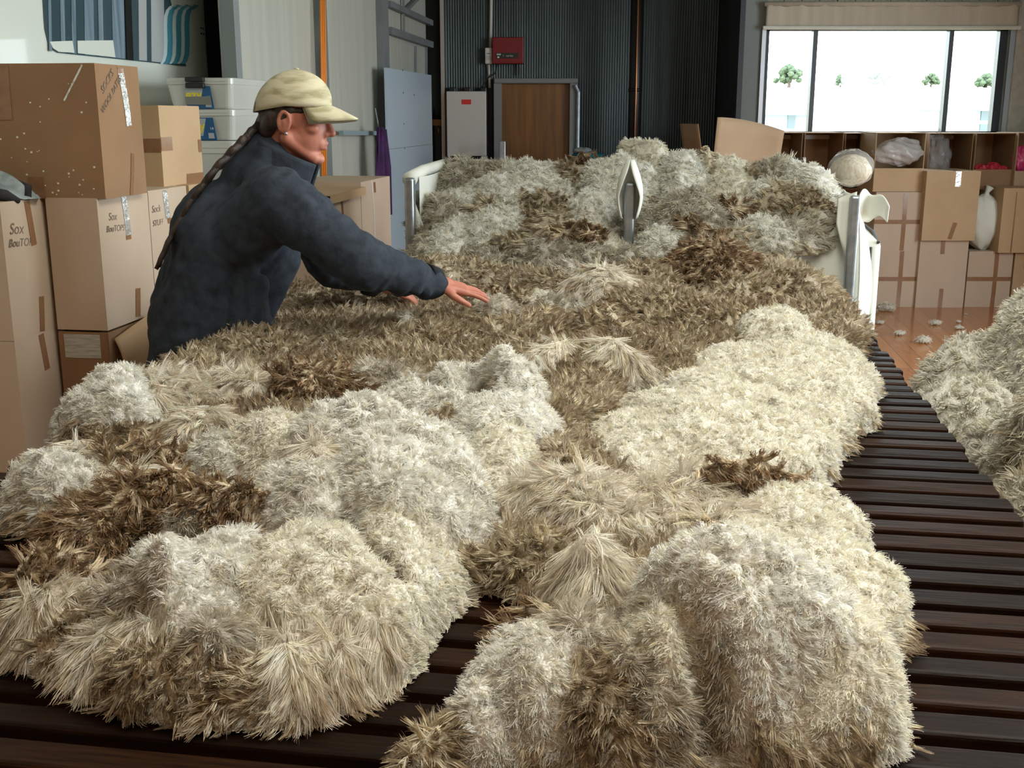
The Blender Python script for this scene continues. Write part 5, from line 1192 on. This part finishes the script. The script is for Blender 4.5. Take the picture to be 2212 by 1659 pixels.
# jacket
jc = [(neck+Vector((-.035, 0, -.055)), chest+Vector((-.02, 0, 0)), .115, .178), (chest+Vector((-.02, 0, 0)), hip+Vector((-.0, 0, .02)), .172, .145), (hip+Vector((-.01, 0, .02)), hip+Vector((-.06, 0, -.22)), .14, .125),
      (chest+Vector((.05, 0, -.02)), hip+Vector((.10, 0, .02)), .14, .12),
      (neck+Vector((-.03, -.05, -.05)), sh_r, .078, .088), (neck+Vector((-.03, .05, -.05)), sh_l, .078, .088),
      (sh_r, el_r, .094, .074), (el_r, wr_r+(el_r-wr_r)*.06, .074, .050), (neck+Vector((-.05, 0, -.03)), neck+Vector((-.02, 0, .035)), .115, .088), (sh_r, chest+Vector((-.03, -.08, -.03)), .09, .11),
      (sh_l, el_l, .085, .064), (el_l, wr_l+(el_l-wr_l)*.06, .064, .040), (sh_l, chest+Vector((-.02, .08, 0)), .085, .11)]
for s in (-1, 1): jc.append((chest+Vector((-.04, s*.10, .02)), hip+Vector((-.01, s*.09, -.05)), .115, .12))
# cloth folds raised along the sleeves and back
rn = random.Random(2)
for k in range(3):
    t = .12+.1*k; A = sh_r.lerp(el_r, t) if t < .9 else el_r; A = A+Vector((rn.uniform(-.02, .02), -.055, rn.uniform(-.05, .05))); jc.append((A, A+Vector((.05, -.012, -.03+.05*rn.random())), .022, .015))
for k in range(6):
    t = k/6; A = el_r.lerp(wr_r, t)+Vector((0, -.035, .0)); jc.append((A+Vector((0, 0, .03)), A+Vector((.02, -.005, -.035)), .018, .014))
for k in range(7):
    A = chest.lerp(hip, k/8)+Vector((-.12+.02*rn.random(), -.09, .05)); jc.append((A, A+Vector((.08, -.05, -.11)), .018, .026))
for k in range(5):
    A = chest+Vector((-.02+.03*k, -.150, .02-.03*k)); jc.append((A, A+Vector((-.06+.02*k, .0, -.22)), .02, .03))
jo = L_(solid('jacket', jc, [(chest+Vector((-.05, 0, .02)), (.14, .20, .16))], .008, 7, JK, root))
nv_ = len(jo.data.vertices); cc = np.empty(nv_*3, np.float32); jo.data.vertices.foreach_get('co', cc); cc = cc.reshape(-1, 3); nm_ = np.empty(nv_*3, np.float32); jo.data.vertices.foreach_get('normal', nm_); nm_ = nm_.reshape(-1, 3)
A1 = np.array((el_r-sh_r).normalized()); 
q_ = np.stack([cc @ A1*16, cc[:, 2]*5-cc[:, 0]*6, cc[:, 1]*7], -1); w_ = vnoise(q_, 5)*.6+vnoise(q_*2.1, 6)*.4
w_ = -np.abs(w_)*.022+.006+.004*vnoise(cc*30, 9)
cc = cc+nm_*w_[:, None]; jo.data.vertices.foreach_set('co', cc.ravel()); jo.data.update()
b = MB()   # stand collar, open at the throat
cn = neck+Vector((-.022, 0, .0)); cd_ = (hp_(-.03, 0, -.06)-neck).normalized()
ca = Vector((0, 1, 0)); cb_ = cd_.cross(ca).normalized()
def collar(a, c):
    th = R(22)+a*R(316); k = 1.16-.16*c**.7+.012*math.sin(th*5)
    return Vector((-.662, 3.36, 1.470))+Vector((.103, 0, -.050))*math.cos(th)*k*.92+Vector((0, .080, 0))*math.sin(th)*k+Vector((-.045, 0, -.085))*(1-c)
b.sheet(collar, 40, 8); q = L_(b.build('collar', JK, root, True)); q.modifiers.new('t', 'SOLIDIFY').thickness = .010
for nm, e0, w0_ in (('cuff', el_r, wr_r), ('cuff', el_l, wr_l)):
    dd = (w0_-e0).normalized(); b = MB(); b.tube([w0_-dd*.045, w0_-dd*.03, w0_-dd*.002, w0_+dd*.004], [.052, .053, .050, .042], 20, cap=False); q = L_(b.build(nm, JK2, root, True)); q.modifiers.new('t', 'SOLIDIFY').thickness = .004
tc = []
for s in (-1, 1):
    h_ = hip+Vector((0, s*.085, -.03)); kn = Vector((hip.x-.04, hip.y+s*.10, .48)); an = Vector((hip.x-.10, hip.y+s*.11, .11)); tc += [(h_+Vector((-.03, 0, 0)), kn, .095, .076), (kn, an, .078, .066)]
    b = MB(); b.box(an.x-.08, an.y-.045, .0, an.x+.20, an.y+.045, .075, bev=.03, seg=3); L_(b.build('shoe', M['black'], root, True))
L_(solid('trousers', tc, [(hip+Vector((-.02, 0, 0)), (.14, .17, .13))], .010, 5, JEAN, root))
# ================================================================ LIGHT AND CAMERA
wd = bpy.data.worlds.new('sky'); bpy.context.scene.world = wd; wd.use_nodes = True
bgn = wd.node_tree.nodes['Background']; bgn.inputs[0].default_value = (.86, .94, 1.0, 1); bgn.inputs[1].default_value = SKY
def portal(loc, rot, sx, sy):
    l = bpy.data.lights.new('portal', 'AREA'); l.shape = 'RECTANGLE'; l.size = sx; l.size_y = sy; l.cycles.is_portal = True
    o = bpy.data.objects.new('portal', l); C.objects.link(o); o.location = loc; o.rotation_euler = rot
portal(((wx0+wx1)/2, WY+.14, (wz0+wz1)/2), (R(-90), 0, 0), wx1-wx0, wz1-wz0)
portal(((SK_[0]+SK_[1])/2, (SK_[2]+SK_[3])/2, CEIL+.09), (0, 0, 0), SK_[1]-SK_[0], SK_[3]-SK_[2])
portal((X0+.13, (SO[0]+SO[1])/2, (SO[2]+SO[3])/2), (0, R(90), 0), SO[3]-SO[2], SO[1]-SO[0])
# added warm fill lamp, unseen above and behind the photographer
for x, y in ((-.6, -.6), ):
    o = empty('fill_lamp', (x, y, 2.9)); tag(o, 'added fill lamp with an enamel shade, unseen behind the photographer', 'lamp')
    MB().tube([(0, 0, .8), (0, 0, .12)], .008, 6).build('cord', M['black'], o); b = MB(); b.tube([(0, 0, .12), (0, 0, .1), (0, 0, -.02)], [.03, .07, .2], 24, cap=False); b.build('shade', M['white_p'], o)
    l = bpy.data.lights.new('bulb', 'POINT'); l.energy = FILL; l.color = (1, .72, .45); l.shadow_soft_size = .06; q = bpy.data.objects.new('bulb', l); C.objects.link(q); q.parent = o; q.location = (0, 0, -.02)
cd = bpy.data.cameras.new('camera'); cd.sensor_width = 36; cd.lens = FOC/2212*36; cd.clip_end = 400
co = bpy.data.objects.new('camera', cd); C.objects.link(co); co.location = (0, 0, CAMH); co.rotation_euler = (R(90)-PITCH, 0, 0)
sc = bpy.context.scene; sc.camera = co
sc.view_settings.view_transform = 'Standard'; sc.view_settings.look = 'None'; sc.view_settings.gamma = 1; sc.view_settings.use_curve_mapping = False
sc.view_settings.exposure = EXPO
sc.cycles.use_denoising = True
sc.cycles.max_bounces = 6; sc.cycles.diffuse_bounces = 3; sc.cycles.glossy_bounces = 3; sc.cycles.transmission_bounces = 4; sc.cycles.transparent_max_bounces = 6
sc.cycles.caustics_reflective = False; sc.cycles.caustics_refractive = False
sc.cycles.sample_clamp_indirect = 6
